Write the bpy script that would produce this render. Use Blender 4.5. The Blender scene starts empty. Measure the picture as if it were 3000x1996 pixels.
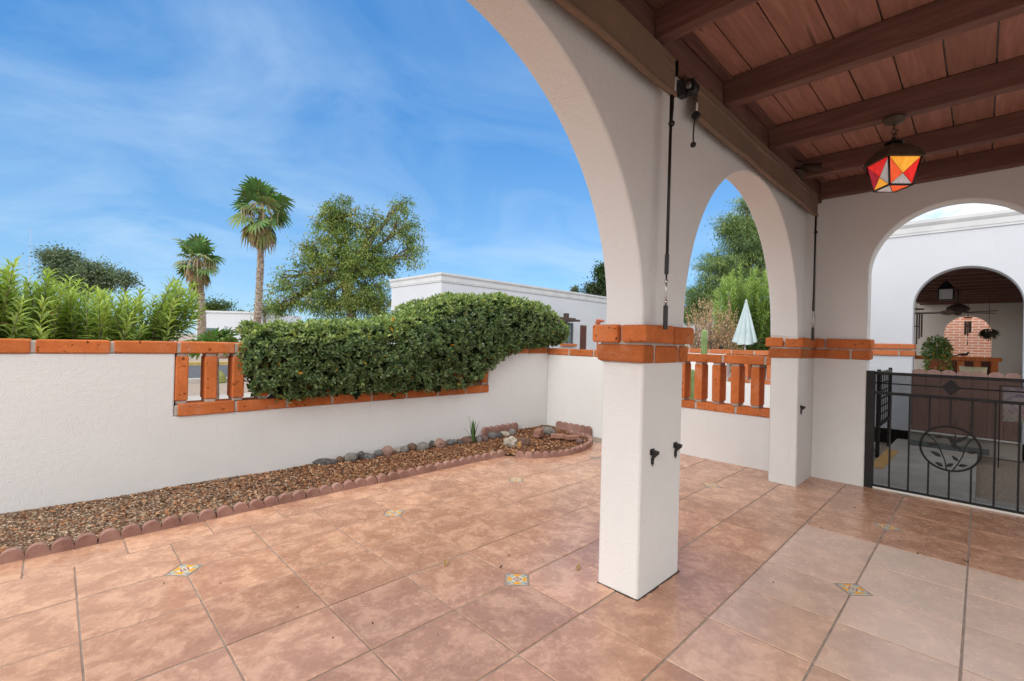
import bpy, bmesh, math, random
import numpy as np
from mathutils import Vector, Matrix, Euler
random.seed(7); rng = np.random.default_rng(7)
SC = bpy.context.scene
COL = SC.collection
PI = math.pi

# ------------------------------------------------------------------ camera (surveyed from the tile grid)
F_PX, YAW, PITCH, ROLL = 1358.4, .7923, .0015, -.0254
CAM = np.array([-1.0297, -1.8836, 1.3891])
_f = np.array([math.cos(PITCH)*math.cos(YAW), math.cos(PITCH)*math.sin(YAW), math.sin(PITCH)])
_r0 = np.array([math.sin(YAW), -math.cos(YAW), 0.]); _d0 = np.cross(_f, _r0)
_r = math.cos(ROLL)*_r0 + math.sin(ROLL)*_d0
_d = -math.sin(ROLL)*_r0 + math.cos(ROLL)*_d0
def ray(x, y): return (x-1500)/F_PX*_r + (y-998)/F_PX*_d + _f
def gz(x, y, z=0.):
    v = ray(x, y); return CAM + (z-CAM[2])/v[2]*v
def onX(x, y, c):
    v = ray(x, y); return CAM + (c-CAM[0])/v[0]*v
def onY(x, y, c):
    v = ray(x, y); return CAM + (c-CAM[1])/v[1]*v
def at(x, y, dep): return CAM + ray(x, y)*dep
cam = bpy.data.cameras.new('camera'); camo = bpy.data.objects.new('camera', cam); COL.objects.link(camo)
cam.sensor_width = 36; cam.lens = F_PX/3000*36; cam.clip_end = 2000; cam.clip_start = .05
M = Matrix(((_r[0], -_d[0], -_f[0], CAM[0]), (_r[1], -_d[1], -_f[1], CAM[1]), (_r[2], -_d[2], -_f[2], CAM[2]), (0, 0, 0, 1)))
camo.matrix_world = M
SC.camera = camo

# ------------------------------------------------------------------ materials
def mat(name):
    m = bpy.data.materials.new(name); m.use_nodes = True
    nt = m.node_tree; b = nt.nodes['Principled BSDF']
    return m, nt, b
def N(nt, t, **kw):
    n = nt.nodes.new(t)
    for k, v in kw.items():
        if k.startswith('i_'):
            n.inputs[int(k[2:]) if k[2:].isdigit() else k[2:]].default_value = v
        else: setattr(n, k, v)
    return n
def L(nt, a, b): nt.links.new(a, b)
def ramp(nt, fac, stops):
    r = N(nt, 'ShaderNodeValToRGB'); e = r.color_ramp.elements
    e[0].position, e[0].color = stops[0][0], (*stops[0][1], 1)
    e[1].position, e[1].color = stops[1][0], (*stops[1][1], 1)
    for p, c in stops[2:]:
        q = e.new(p); q.color = (*c, 1)
    L(nt, fac, r.inputs[0]); return r.outputs[0]
def noise(nt, scale, detail=4, rough=.55, vec=None, dist=0):
    n = N(nt, 'ShaderNodeTexNoise'); n.inputs['Scale'].default_value = scale
    n.inputs['Detail'].default_value = detail; n.inputs['Roughness'].default_value = rough
    n.inputs['Distortion'].default_value = dist
    if vec is not None: L(nt, vec, n.inputs['Vector'])
    return n.outputs[0]
def objco(nt, scale=None):
    g = N(nt, 'ShaderNodeNewGeometry'); v = g.outputs['Position']
    if scale:
        m = N(nt, 'ShaderNodeVectorMath', operation='MULTIPLY'); m.inputs[1].default_value = scale
        L(nt, v, m.inputs[0]); v = m.outputs[0]
    return v
def bump(nt, b, h, strength=.3, dist=.01, prev=None):
    n = N(nt, 'ShaderNodeBump'); n.inputs['Strength'].default_value = strength; n.inputs['Distance'].default_value = dist
    L(nt, h, n.inputs['Height'])
    if prev is not None: L(nt, prev, n.inputs['Normal'])
    L(nt, n.outputs[0], b.inputs['Normal']); return n.outputs[0]
def mixc(nt, fac, a, b, mode='MIX'):
    n = N(nt, 'ShaderNodeMix', data_type='RGBA', blend_type=mode)
    for s, v in ((6, a), (7, b)):
        if isinstance(v, tuple): n.inputs[s].default_value = (*v, 1)
        else: L(nt, v, n.inputs[s])
    if isinstance(fac, (int, float)): n.inputs[0].default_value = fac
    else: L(nt, fac, n.inputs[0])
    return n.outputs[2]

def noisy(name, c0, c1, scale=6, rough=.7, bscale=60, bstr=.3, bdist=.006, lo=.35, hi=.65, spec=.3, detail=5, stretch=None):
    m, nt, b = mat(name); v = objco(nt, stretch)
    L(nt, ramp(nt, noise(nt, scale, detail, .6, v), [(lo, c0), (hi, c1)]), b.inputs['Base Color'])
    b.inputs['Roughness'].default_value = rough; b.inputs['Specular IOR Level'].default_value = spec
    if bstr: bump(nt, b, noise(nt, bscale, 3, .6, v), bstr, bdist)
    return m
def plain(name, c, rough=.5, metal=0, spec=.5):
    m, nt, b = mat(name); b.inputs['Base Color'].default_value = (*c, 1)
    b.inputs['Roughness'].default_value = rough; b.inputs['Metallic'].default_value = metal
    b.inputs['Specular IOR Level'].default_value = spec; return m

def stucco(name, c, dirt=(.55, .51, .47), grain=.6):
    m, nt, b = mat(name); v = objco(nt)
    big = noise(nt, 1.1, 5, .6, v); fine = noise(nt, 90, 3, .65, v); mid = noise(nt, 22, 3, .5, v)
    base = ramp(nt, big, [(.3, tuple(x*.94 for x in c)), (.7, c)])
    # faint vertical run marks and grime patches
    vv = objco(nt, (9, 9, .7)); streak = noise(nt, 1.6, 4, .65, vv)
    st = ramp(nt, streak, [(.62, (0, 0, 0)), (.82, (1, 1, 1))])
    k = N(nt, 'ShaderNodeMath', operation='MULTIPLY'); k.inputs[1].default_value = .30; L(nt, st, k.inputs[0])
    L(nt, mixc(nt, k.outputs[0], base, dirt), b.inputs['Base Color'])
    b.inputs['Roughness'].default_value = .85; b.inputs['Specular IOR Level'].default_value = .2
    p = bump(nt, b, fine, grain, .006)
    p = bump(nt, b, noise(nt, 5, 4, .6, v, 1.2), .06, .02, p)
    bump(nt, b, mid, .20, .012, p); return m
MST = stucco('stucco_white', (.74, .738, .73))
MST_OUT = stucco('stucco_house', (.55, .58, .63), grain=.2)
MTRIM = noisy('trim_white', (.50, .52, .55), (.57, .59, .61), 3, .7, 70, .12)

def brickmat(name, c, dark):
    m, nt, b = mat(name); v = objco(nt)
    oi = N(nt, 'ShaderNodeNewGeometry')
    n1 = noise(nt, 7, 5, .65, v); n2 = noise(nt, 55, 4, .7, v)
    a = ramp(nt, n1, [(.28, dark), (.68, c)])
    r = ramp(nt, oi.outputs['Random Per Island'], [(0, (.74, .72, .70)), (1, (1.16, 1.10, 1.06))])
    a = mixc(nt, 1., a, r, 'MULTIPLY')
    pit = ramp(nt, noise(nt, 30, 3, .55, v), [(.64, (0, 0, 0)), (.70, (1, 1, 1))])
    a = mixc(nt, pit, a, tuple(x*.35 for x in dark))
    dust = ramp(nt, noise(nt, 4.5, 7, .7, v, .5), [(.54, (0, 0, 0)), (.74, (.42,)*3)])
    a = mixc(nt, dust, a, (.58, .36, .25))
    L(nt, a, b.inputs['Base Color']); b.inputs['Roughness'].default_value = .92; b.inputs['Specular IOR Level'].default_value = .1
    p = bump(nt, b, n2, .7, .008)
    inv = N(nt, 'ShaderNodeInvert'); L(nt, pit, inv.inputs[1])
    bump(nt, b, inv.outputs[0], .5, .006, p); return m
MBR = brickmat('adobe_brick', (.56, .180, .060), (.43, .125, .040))
MBR2 = brickmat('adobe_brick_pale', (.58, .20, .085), (.46, .14, .055))
MMO = noisy('mortar', (.36, .32, .28), (.50, .45, .40), 12, .9, 80, .4)

def woodmat(name, c0, c1, axis):
    m, nt, b = mat(name)
    s = {'x': (1.2, 14, 14), 'y': (14, 1.2, 14), 'z': (14, 14, 1.2)}[axis]
    v = objco(nt, s); g = N(nt, 'ShaderNodeNewGeometry')
    n1 = noise(nt, 1.6, 6, .6, v, .8); n2 = noise(nt, 6, 5, .7, v, .3)
    a = ramp(nt, n1, [(.32, tuple(x*.82 for x in c0)), (.5, c0), (.68, c1)])
    r = ramp(nt, g.outputs['Random Per Island'], [(0, (.82, .82, .82)), (1, (1.1, 1.06, 1.04))])
    a = mixc(nt, 1., a, r, 'MULTIPLY')
    kn = ramp(nt, noise(nt, 2.3, 2, .5, objco(nt, tuple(x/3.2 for x in s)), 1.), [(.70, (0, 0, 0)), (.78, (1, 1, 1))])
    a = mixc(nt, kn, a, tuple(x*.45 for x in c0))
    L(nt, a, b.inputs['Base Color']); b.inputs['Roughness'].default_value = .62; b.inputs['Specular IOR Level'].default_value = .3
    bump(nt, b, n2, .35, .006); return m
MDECK = woodmat('deck_stain', (.31, .148, .108), (.39, .198, .150), 'x')
MBEAM = woodmat('beam_stain', (.155, .076, .058), (.22, .112, .088), 'y')
MBEAMX = woodmat('ledger_stain', (.15, .073, .056), (.21, .106, .083), 'x')

MBLK = noisy('black_metal', (.009, .009, .009), (.016, .015, .015), 9, .5, 90, .1, spec=.3)
MPLA = plain('black_plastic', (.010, .010, .011), .38)
MSTL = plain('bright_steel', (.55, .55, .55), .25, 1)
MWHP = plain('white_plastic', (.7, .68, .64), .4)

def tilemat():
    m, nt, b = mat('terracotta_tile')
    at_ = N(nt, 'ShaderNodeAttribute', attribute_name='tint')
    v0 = objco(nt)
    sh = N(nt, 'ShaderNodeVectorMath', operation='MULTIPLY_ADD'); sh.inputs[1].default_value = (40, 40, 40)
    s0 = N(nt, 'ShaderNodeSeparateColor'); L(nt, at_.outputs['Color'], s0.inputs[0]); c0 = N(nt, 'ShaderNodeCombineXYZ'); L(nt, s0.outputs[0], c0.inputs[0]); L(nt, s0.outputs[1], c0.inputs[1]); L(nt, c0.outputs[0], sh.inputs[0]); L(nt, v0, sh.inputs[2]); v = sh.outputs[0]
    n1 = noise(nt, 6.5, 11, .73, v, .35); n2 = noise(nt, 34, 6, .75, v); n3 = noise(nt, 3.1, 9, .68, v, .6)
    light = ramp(nt, n1, [(.455, (0, 0, 0)), (.565, (1, 1, 1))])
    deep = ramp(nt, n3, [(.36, (1, 1, 1)), (.50, (0, 0, 0))])
    a = mixc(nt, light, (.50, .272, .172), (.665, .392, .256))
    dk = N(nt, 'ShaderNodeMath', operation='MULTIPLY'); dk.inputs[1].default_value = .60; L(nt, deep, dk.inputs[0])
    a = mixc(nt, dk.outputs[0], a, (.385, .195, .122))
    a = mixc(nt, 1., a, ramp(nt, n2, [(.3, (.90, .89, .88)), (.7, (1.08, 1.08, 1.08))]), 'MULTIPLY')
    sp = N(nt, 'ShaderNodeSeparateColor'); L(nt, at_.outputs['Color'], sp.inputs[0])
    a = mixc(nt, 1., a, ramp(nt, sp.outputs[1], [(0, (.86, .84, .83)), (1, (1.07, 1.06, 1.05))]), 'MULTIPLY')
    patch_fac = N(nt, 'ShaderNodeMath', operation='MULTIPLY'); patch_fac.inputs[1].default_value = .62; L(nt, sp.outputs[2], patch_fac.inputs[0])
    a = mixc(nt, patch_fac.outputs[0], a, (.80, .66, .55))  # paler tone paints the patch of light on the porch tiles
    # chalky haze and water marks of age
    hz = ramp(nt, noise(nt, 1.3, 5, .6, v0, .6), [(.60, (0, 0, 0)), (.75, (1, 1, 1))])
    k = N(nt, 'ShaderNodeMath', operation='MULTIPLY'); k.inputs[1].default_value = .22; L(nt, hz, k.inputs[0])
    a = mixc(nt, k.outputs[0], a, (.62, .47, .37))
    L(nt, a, b.inputs['Base Color'])
    L(nt, ramp(nt, n2, [(.3, (.19,)*3), (.7, (.30,)*3)]), b.inputs['Roughness'])
    b.inputs['Specular IOR Level'].default_value = .6
    bump(nt, b, noise(nt, 5, 3, .5, v), .05, .006); return m
MTILE = tilemat()
MGROUT = noisy('grout', (.25, .19, .15), (.37, .295, .24), 14, .9, 120, .3)

def talavera():
    m, nt, b = mat('painted_tile')
    uv = N(nt, 'ShaderNodeUVMap')
    s = N(nt, 'ShaderNodeSeparateXYZ'); L(nt, uv.outputs[0], s.inputs[0])
    def mth(op, a, c=None):
        n = N(nt, 'ShaderNodeMath', operation=op)
        for i, q in enumerate((a, c)):
            if q is None: continue
            if isinstance(q, (int, float)): n.inputs[i].default_value = q
            else: L(nt, q, n.inputs[i])
        return n.outputs[0]
    x = mth('ABSOLUTE', s.outputs[0]); y = mth('ABSOLUTE', s.outputs[1])
    mx = mth('MAXIMUM', x, y); sm = mth('ADD', x, y)
    def band(a, lo, hi): return mth('MULTIPLY', mth('GREATER_THAN', a, lo), mth('LESS_THAN', a, hi))
    dist = lambda px, py: mth('SQRT', mth('ADD', mth('POWER', mth('SUBTRACT', x, px), 2.), mth('POWER', mth('SUBTRACT', y, py), 2.)))
    c = (.66, .60, .46)
    c = mixc(nt, band(dist(.95, .0), -.1, .46), c, (.80, .36, .02))
    c = mixc(nt, band(dist(.0, .95), -.1, .46), c, (.80, .36, .02))
    c = mixc(nt, band(dist(.62, .62), -.1, .26), c, (.20, .42, .46))
    c = mixc(nt, band(dist(.62, .62), -.1, .12), c, (.80, .42, .05))
    c = mixc(nt, band(sm, .34, .50), c, (.26, .05, .06))
    c = mixc(nt, band(sm, -.1, .16), c, (.24, .05, .07))
    c = mixc(nt, band(dist(.95, .95), -.1, .22), c, (.25, .10, .16))
    c = mixc(nt, mth('GREATER_THAN', mx, .94), c, (.42, .36, .29))
    L(nt, c, b.inputs['Base Color']); b.inputs['Roughness'].default_value = .3
    return m
MTAL = talavera()

def leafmat(name, trans=.25, rough=.5, spec=.35):
    m, nt, b = mat(name); out = nt.nodes['Material Output']
    a = N(nt, 'ShaderNodeAttribute', attribute_name='tint')
    L(nt, a.outputs['Color'], b.inputs['Base Color']); b.inputs['Roughness'].default_value = rough
    b.inputs['Specular IOR Level'].default_value = spec
    t = N(nt, 'ShaderNodeBsdfTranslucent')
    L(nt, mixc(nt, 1., a.outputs['Color'], (1.1, 1.35, .6), 'MULTIPLY'), t.inputs[0])
    mx = N(nt, 'ShaderNodeMixShader'); mx.inputs[0].default_value = trans
    L(nt, b.outputs[0], mx.inputs[1]); L(nt, t.outputs[0], mx.inputs[2]); L(nt, mx.outputs[0], out.inputs[0])
    return m
MLEAF = leafmat('leaf', .28, .40, .38)
MFAR = leafmat('leaf_matte', .25, .65, .2)
MPEB = leafmat('stones_tinted', 0., .85, .2)
MBARK = noisy('bark', (.10, .075, .055), (.20, .155, .12), 9, .9, 40, .7, .02)
MPALMT = noisy('palm_trunk', (.13, .09, .07), (.34, .26, .20), 5, .9, 25, .8, .03, stretch=(1, 1, 3))
MGRAV = noisy('gravel_ground', (.27, .21, .165), (.42, .34, .28), 30, .95, 60, .8, .02)
MCONC = noisy('concrete', (.36, .335, .305), (.46, .43, .39), 3, .85, 80, .25)
MASPH = noisy('asphalt', (.075, .078, .085), (.11, .113, .12), 4, .85, 120, .4)

# ------------------------------------------------------------------ mesh helpers
class MB:
    def __init__(s): s.v = []; s.f = []; s.m = []
    def add(s, v, f, m=0):
        o = len(s.v); s.v += [tuple(map(float, p)) for p in v]; s.f += [tuple(o+i for i in q) for q in f]; s.m += [m]*len(f); return s
    def box(s, x0, x1, y0, y1, z0, z1, m=0, jit=0., rot=None):
        v = [Vector((x, y, z)) for x in (x0, x1) for y in (y0, y1) for z in (z0, z1)]
        if jit: v = [p+Vector([random.uniform(-jit, jit) for _ in range(3)]) for p in v]
        if rot is not None:
            c = Vector(((x0+x1)/2, (y0+y1)/2, (z0+z1)/2)); v = [c+rot @ (p-c) for p in v]
        return s.add(v, [(0, 1, 3, 2), (4, 6, 7, 5), (0, 4, 5, 1), (2, 3, 7, 6), (0, 2, 6, 4), (1, 5, 7, 3)], m)
    def prism(s, poly, axis, a, b, m=0, poly2=None):
        """poly: 2-D outline in the two other axes; extruded from a to b along axis"""
        P2 = poly2 or poly; n = len(poly)
        def p3(q, t):
            return {'x': (t, q[0], q[1]), 'y': (q[0], t, q[1]), 'z': (q[0], q[1], t)}[axis]
        v = [p3(q, a) for q in poly]+[p3(q, b) for q in P2]
        f = [tuple(range(n)), tuple(range(2*n-1, n-1, -1))]+[(i, (i+1) % n, n+(i+1) % n, n+i) for i in range(n)]
        return s.add(v, f, m)
    def tube(s, pts, rad, n=10, m=0, cap=True):
        pts = [Vector(p) for p in pts]; k = len(pts)
        rad = [rad]*k if isinstance(rad, (int, float)) else rad
        v = []; prev = None
        for i, p in enumerate(pts):
            t = (pts[min(i+1, k-1)]-pts[max(i-1, 0)]).normalized()
            if prev is None:
                u = t.orthogonal().normalized()
            else:
                u = (prev-t*prev.dot(t)); u = u.normalized() if u.length > 1e-6 else t.orthogonal().normalized()
            prev = u; w = t.cross(u)
            v += [p+(u*math.cos(2*PI*j/n)+w*math.sin(2*PI*j/n))*rad[i] for j in range(n)]
        f = [(i*n+j, i*n+(j+1) % n, (i+1)*n+(j+1) % n, (i+1)*n+j) for i in range(k-1) for j in range(n)]
        if cap: f += [tuple(range(n-1, -1, -1)), tuple((k-1)*n+j for j in range(n))]
        return s.add(v, f, m)
    def lathe(s, c, prof, n=24, m=0):
        """prof: (radius, z) pairs about a vertical axis at c"""
        c = Vector(c); v = []
        for r, z in prof: v += [c+Vector((r*math.cos(2*PI*j/n), r*math.sin(2*PI*j/n), z)) for j in range(n)]
        k = len(prof); f = [(i*n+j, i*n+(j+1) % n, (i+1)*n+(j+1) % n, (i+1)*n+j) for i in range(k-1) for j in range(n)]
        f += [tuple(range(n-1, -1, -1)), tuple((k-1)*n+j for j in range(n))]
        return s.add(v, f, m)
    def ball(s, c, r, sub=2, m=0, jit=0., rot=None):
        bm = bmesh.new(); bmesh.ops.create_icosphere(bm, subdivisions=sub, radius=1)
        r = (r, r, r) if isinstance(r, (int, float)) else r
        v = []
        for q in bm.verts:
            k = 1+random.uniform(-jit, jit); p = Vector((q.co.x*r[0]*k, q.co.y*r[1]*k, q.co.z*r[2]*k))
            if rot is not None: p = rot @ p
            v.append(Vector(c)+p)
        f = [tuple(x.index for x in q.verts) for q in bm.faces]; bm.free()
        return s.add(v, f, m)
    def build(s, name, mats, parent=None, bevel=0, smooth=False, seg=2, recalc=True, auto=None):
        me = bpy.data.meshes.new(name); me.from_pydata(s.v, [], s.f)
        mats = mats if isinstance(mats, (list, tuple)) else [mats]
        for q in mats: me.materials.append(q)
        me.polygons.foreach_set('material_index', s.m)
        if recalc:
            bm = bmesh.new(); bm.from_mesh(me); bmesh.ops.recalc_face_normals(bm, faces=bm.faces); bm.to_mesh(me); bm.free()
        if smooth: me.polygons.foreach_set('use_smooth', [True]*len(me.polygons))
        o = bpy.data.objects.new(name, me); COL.objects.link(o)
        if parent is not None:
            o.parent = parent; o.matrix_parent_inverse = parent_world(parent).inverted()
        if bevel:
            b = o.modifiers.new('bevel', 'BEVEL'); b.width = bevel; b.segments = seg; b.limit_method = 'ANGLE'; b.angle_limit = math.radians(35)
        if auto:
            me.polygons.foreach_set('use_smooth', [True]*len(me.polygons))
            bm = bmesh.new(); bm.from_mesh(me)
            for e in bm.edges:
                e.smooth = not (len(e.link_faces) == 2 and e.calc_face_angle(0) > auto)
            bm.to_mesh(me); bm.free()
        return o
def parent_world(p):
    return Matrix.Translation(p.location) if p.type == 'EMPTY' else Matrix.Identity(4)
def tag(o, label, cat, group=None):
    o['label'] = label; o['category'] = cat
    if group: o['group'] = group
    return o
def thing(name, label, cat, loc=(0, 0, 0), group=None):
    o = bpy.data.objects.new(name, None); COL.objects.link(o); o.location = [float(q) for q in loc]; o.empty_display_size = .1
    return tag(o, label, cat, group)
def struct(o): o['kind'] = 'structure'; return o
def stuff(o): o['kind'] = 'stuff'; return o

def raw_mesh(name, v, f, mats, parent=None, tint=None, smooth=False):
    me = bpy.data.meshes.new(name); me.from_pydata(v, [], f)
    for q in (mats if isinstance(mats, (list, tuple)) else [mats]): me.materials.append(q)
    if tint is not None:
        a = me.attributes.new('tint', 'FLOAT_COLOR', 'POINT')
        a.data.foreach_set('color', np.c_[tint, np.ones(len(tint))].astype(np.float32).ravel())
    if smooth: me.polygons.foreach_set('use_smooth', [True]*len(me.polygons))
    o = bpy.data.objects.new(name, me); COL.objects.link(o)
    if parent is not None:
        o.parent = parent; o.matrix_parent_inverse = parent_world(parent).inverted()
    return o
def norm(a): return a/np.maximum(np.linalg.norm(a, axis=1, keepdims=True), 1e-9)
def leaves(name, pos, dr, nr, ln, wd, col, m, parent=None, fold=.25, bend=.15, shape=.45):
    """one small folded leaf (4 triangles) per row"""
    n = len(pos); pos = np.asarray(pos, float); dr = norm(np.asarray(dr, float))
    nr = np.asarray(nr, float); nr = norm(nr-(nr*dr).sum(1, keepdims=True)*dr); sd = np.cross(dr, nr)
    ln = np.broadcast_to(ln, n)[:, None]; wd = np.broadcast_to(wd, n)[:, None]
    b = pos; mid = pos+dr*ln*shape
    l = mid+sd*wd*.5+nr*wd*fold; r = mid-sd*wd*.5+nr*wd*fold
    t = pos+dr*ln-nr*ln*bend
    V = np.stack([b, l, mid, r, t], 1).reshape(-1, 3)
    o = (np.arange(n)*5)[:, None]
    Fc = np.concatenate([o+np.array([0, 2, 1]), o+np.array([0, 3, 2]), o+np.array([1, 2, 4]), o+np.array([2, 3, 4])], 1).reshape(-1, 3)
    return raw_mesh(name, V.tolist(), Fc.tolist(), m, parent, np.repeat(np.clip(col, 0, 1), 5, 0))
def rdir(n):
    a = rng.normal(size=(n, 3)); return norm(a)
def pick(cols, n, w=None, jit=.18):
    cols = np.array(cols); i = rng.choice(len(cols), n, p=w)
    return cols[i]*(1+rng.uniform(-jit, jit, (n, 1)))

# ------------------------------------------------------------------ world and sun
SUN_EL, SUN_AZ = math.radians(30), math.radians(196)   # azimuth of the direction TO the sun, from +X towards +Y
w = bpy.data.worlds.new('World'); SC.world = w; w.use_nodes = True
nt = w.node_tree; bg = nt.nodes['Background']
sky = N(nt, 'ShaderNodeTexSky', sky_type='NISHITA'); sky.sun_disc = False
sky.sun_elevation = SUN_EL; sky.sun_rotation = PI/2-SUN_AZ; sky.air_density = 1.0; sky.dust_density = .35; sky.ozone_density = 2.2; sky.altitude = 800
tc = N(nt, 'ShaderNodeTexCoord'); sx = N(nt, 'ShaderNodeSeparateXYZ'); L(nt, tc.outputs['Generated'], sx.inputs[0])
def wm(op, a, b_=None, c_=None):
    n = N(nt, 'ShaderNodeMath', operation=op)
    for i, q in enumerate((a, b_, c_)):
        if q is None: continue
        if isinstance(q, (int, float)): n.inputs[i].default_value = q
        else: L(nt, q, n.inputs[i])
    return n.outputs[0]
den = wm('ADD', wm('MAXIMUM', sx.outputs[2], 0.), .22)
cb = N(nt, 'ShaderNodeCombineXYZ'); L(nt, wm('DIVIDE', sx.outputs[0], den), cb.inputs[0]); L(nt, wm('DIVIDE', sx.outputs[1], den), cb.inputs[1])
mp = N(nt, 'ShaderNodeMapping'); mp.inputs['Rotation'].default_value = (0, 0, .5); mp.inputs['Scale'].default_value = (.95, 1.1, 1); mp.inputs['Location'].default_value = (3.1, 1.7, 0)
L(nt, cb.outputs[0], mp.inputs[0])
n1 = noise(nt, 1.35, 9, .58, mp.outputs[0], .8); n2 = noise(nt, .5, 3, .5, cb.outputs[0], .3)
cl = wm('MULTIPLY', ramp(nt, n1, [(.42, (0, 0, 0)), (.74, (1, 1, 1))]), ramp(nt, n2, [(.36, (.12,)*3), (.60, (1,)*3)]))
south = wm('ADD', wm('MULTIPLY', sx.outputs[1], -1.), wm('MULTIPLY', wm('SUBTRACT', n1, .5), .5))   # bright cloud added behind the house, mostly out of view, to light the patio
eastm = ramp(nt, wm('ADD', south, .36), [(.0, (0, 0, 0)), (.40, (1, 1, 1))])
grad = ramp(nt, sx.outputs[2], [(0., (1.7, 2.75, 3.7)), (.16, (1.05, 2.2, 3.6)), (.40, (.42, 1.5, 3.35)), (.8, (.26, 1.15, 3.1))])
skyc = mixc(nt, .75, mixc(nt, 1., sky.outputs[0], (.62, .86, 1.10), 'MULTIPLY'), grad)
fac = wm('MINIMUM', wm('MULTIPLY', cl, .60), 1.)
c1 = mixc(nt, fac, skyc, (3.0, 3.9, 4.8))
puff = ramp(nt, noise(nt, 3.2, 8, .62, mp.outputs[0], .6), [(.38, (4.0, 5.0, 6.3)), (.56, (8.3, 8.15, 7.8))])
c2 = mixc(nt, eastm, c1, puff)
zen = ramp(nt, wm('ADD', sx.outputs[2], wm('MULTIPLY', wm('SUBTRACT', n1, .5), .25)), [(.62, (0, 0, 0)), (.86, (1, 1, 1))])   # bright cloud added overhead, out of view, to light the floor
c2 = mixc(nt, zen, c2, (8.8, 8.9, 9.1))
west = ramp(nt, wm('ADD', wm('MULTIPLY', sx.outputs[0], -1.), wm('MULTIPLY', wm('SUBTRACT', n1, .5), .3)), [(.15, (0, 0, 0)), (.55, (1, 1, 1))])
c2 = mixc(nt, west, c2, (7.8, 7.7, 7.6))  # bright cloud added in the unseen west to light the porch
L(nt, c2, bg.inputs[0]); bg.inputs[1].default_value = .13
sl = bpy.data.lights.new('sun', 'SUN'); sl.energy = 1.0; sl.angle = math.radians(35); sl.color = (1, .965, .92)
so = bpy.data.objects.new('sun', sl); COL.objects.link(so)
sd = Vector((math.cos(SUN_AZ)*math.cos(SUN_EL), math.sin(SUN_AZ)*math.cos(SUN_EL), math.sin(SUN_EL)))
so.rotation_euler = sd.to_track_quat('Z', 'Y').to_euler()
SC.view_settings.view_transform = 'Standard'; SC.view_settings.look = 'None'; SC.view_settings.exposure = .76
SC.render.engine = 'CYCLES'; SC.cycles.max_bounces = 10; SC.cycles.diffuse_bounces = 6; SC.cycles.transparent_max_bounces = 16
SC.cycles.use_denoising = True


# ================================================================== PATIO FLOOR
T = .4602; G = .0034; GY = .0046
def tile_poly(x0, x1, y0, y1, cuts):
    """rectangle with the corners cut where an inset sits"""
    A = .094; p = []
    for (cx, cy, ux, uy, first) in ((x0, y0, 1, 1, 1), (x1, y0, -1, 1, 0), (x1, y1, -1, -1, 1), (x0, y1, 1, -1, 0)):
        if (ux, uy) in cuts:
            a, b = (cx, cy+uy*A), (cx+ux*A, cy)
            if (ux, uy) == (1, 1): p += [a, b]
            if (ux, uy) == (-1, 1): p += [b, a]
            if (ux, uy) == (-1, -1): p += [a, b]
            if (ux, uy) == (1, -1): p += [b, a]
        else: p.append((cx, cy))
    return p
def inset_here(i, j): return (i-2) % 3 == 0 and j % 3 == 0
tv, tf, tt = [], [], []
def add_tile(p, z=None, light_patch=0.):
    tint = np.array([random.random(), random.random(), light_patch])
    z = random.uniform(-.0012, .0012) if z is None else z
    tx, ty = random.uniform(-.0016, .0016), random.uniform(-.0016, .0016)
    cx = sum(q[0] for q in p)/len(p); cy = sum(q[1] for q in p)/len(p)
    n = len(p); o = len(tv)
    def shr(k):
        r = []
        for i in range(n):
            a, b, c = Vector(p[i-1]), Vector(p[i]), Vector(p[(i+1) % n])
            e1 = (b-a).normalized(); e2 = (c-b).normalized()
            n1 = Vector((-e1.y, e1.x)); n2 = Vector((-e2.y, e2.x)); bis = n1+n2
            r.append(b+bis*(k/max(.2, bis.dot(n1))))
        return r
    for k, dz in ((.0001, -.014), (.0002, -.0020), (.0026, 0.)):
        for q in shr(k):
            tv.append((q[0], q[1], z+dz+(q[0]-cx)*tx+(q[1]-cy)*ty)); tt.append(tint)
    for r in range(2):
        for i in range(n): tf.append((o+r*n+i, o+r*n+(i+1) % n, o+(r+1)*n+(i+1) % n, o+(r+1)*n+i))
    tf.append(tuple(o+2*n+i for i in range(n)))
for i in range(-9, 11):
    for j in range(-7, 4):
        x0, x1, y0, y1 = i*T+G, (i+1)*T-G, j*T+GY, (j+1)*T-GY
        if i == 10: x1 = 4.885
        cuts = [c for c, (a, b) in {(1, 1): (i, j), (-1, 1): (i+1, j), (-1, -1): (i+1, j+1), (1, -1): (i, j+1)}.items() if inset_here(a, b)]
        # patch of light on the porch floor, painted into the tile colour
        light_patch = {6: 1., 5: .92, 4: .8, 3: .6, 2: .35}.get(i, 0)*{-3: .7, -4: 1., -5: .9, -6: .5}.get(j, 0)
        add_tile(tile_poly(x0, x1, y0, y1, cuts), None, light_patch)
bx = gz(375.5, 1618)[0]
for k in range(-7, 12):
    x0 = bx+(k-1)*T
    if x0 > 4.7: break
    cuts = []
    add_tile([(x0+G, 4*T+GY), (min(x0+T, 4.72)-G, 4*T+GY), (min(x0+T, 4.72)-G, 2.30), (x0+G, 2.30)])
for k in range(7, 12):
    x0 = bx+(k-1)*T
    if x0 > 4.6: break
    add_tile([(x0+G, 2.30+2*G), (min(x0+T, 4.72)-G, 2.30+2*G), (min(x0+T, 4.72)-G, 2.75), (x0+G, 2.75)])
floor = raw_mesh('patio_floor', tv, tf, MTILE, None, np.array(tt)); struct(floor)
MB().box(-4.3, 4.90, -3.05, 3.088, -.12, -.0036).build('grout_bed', MGROUT, floor)
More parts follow.
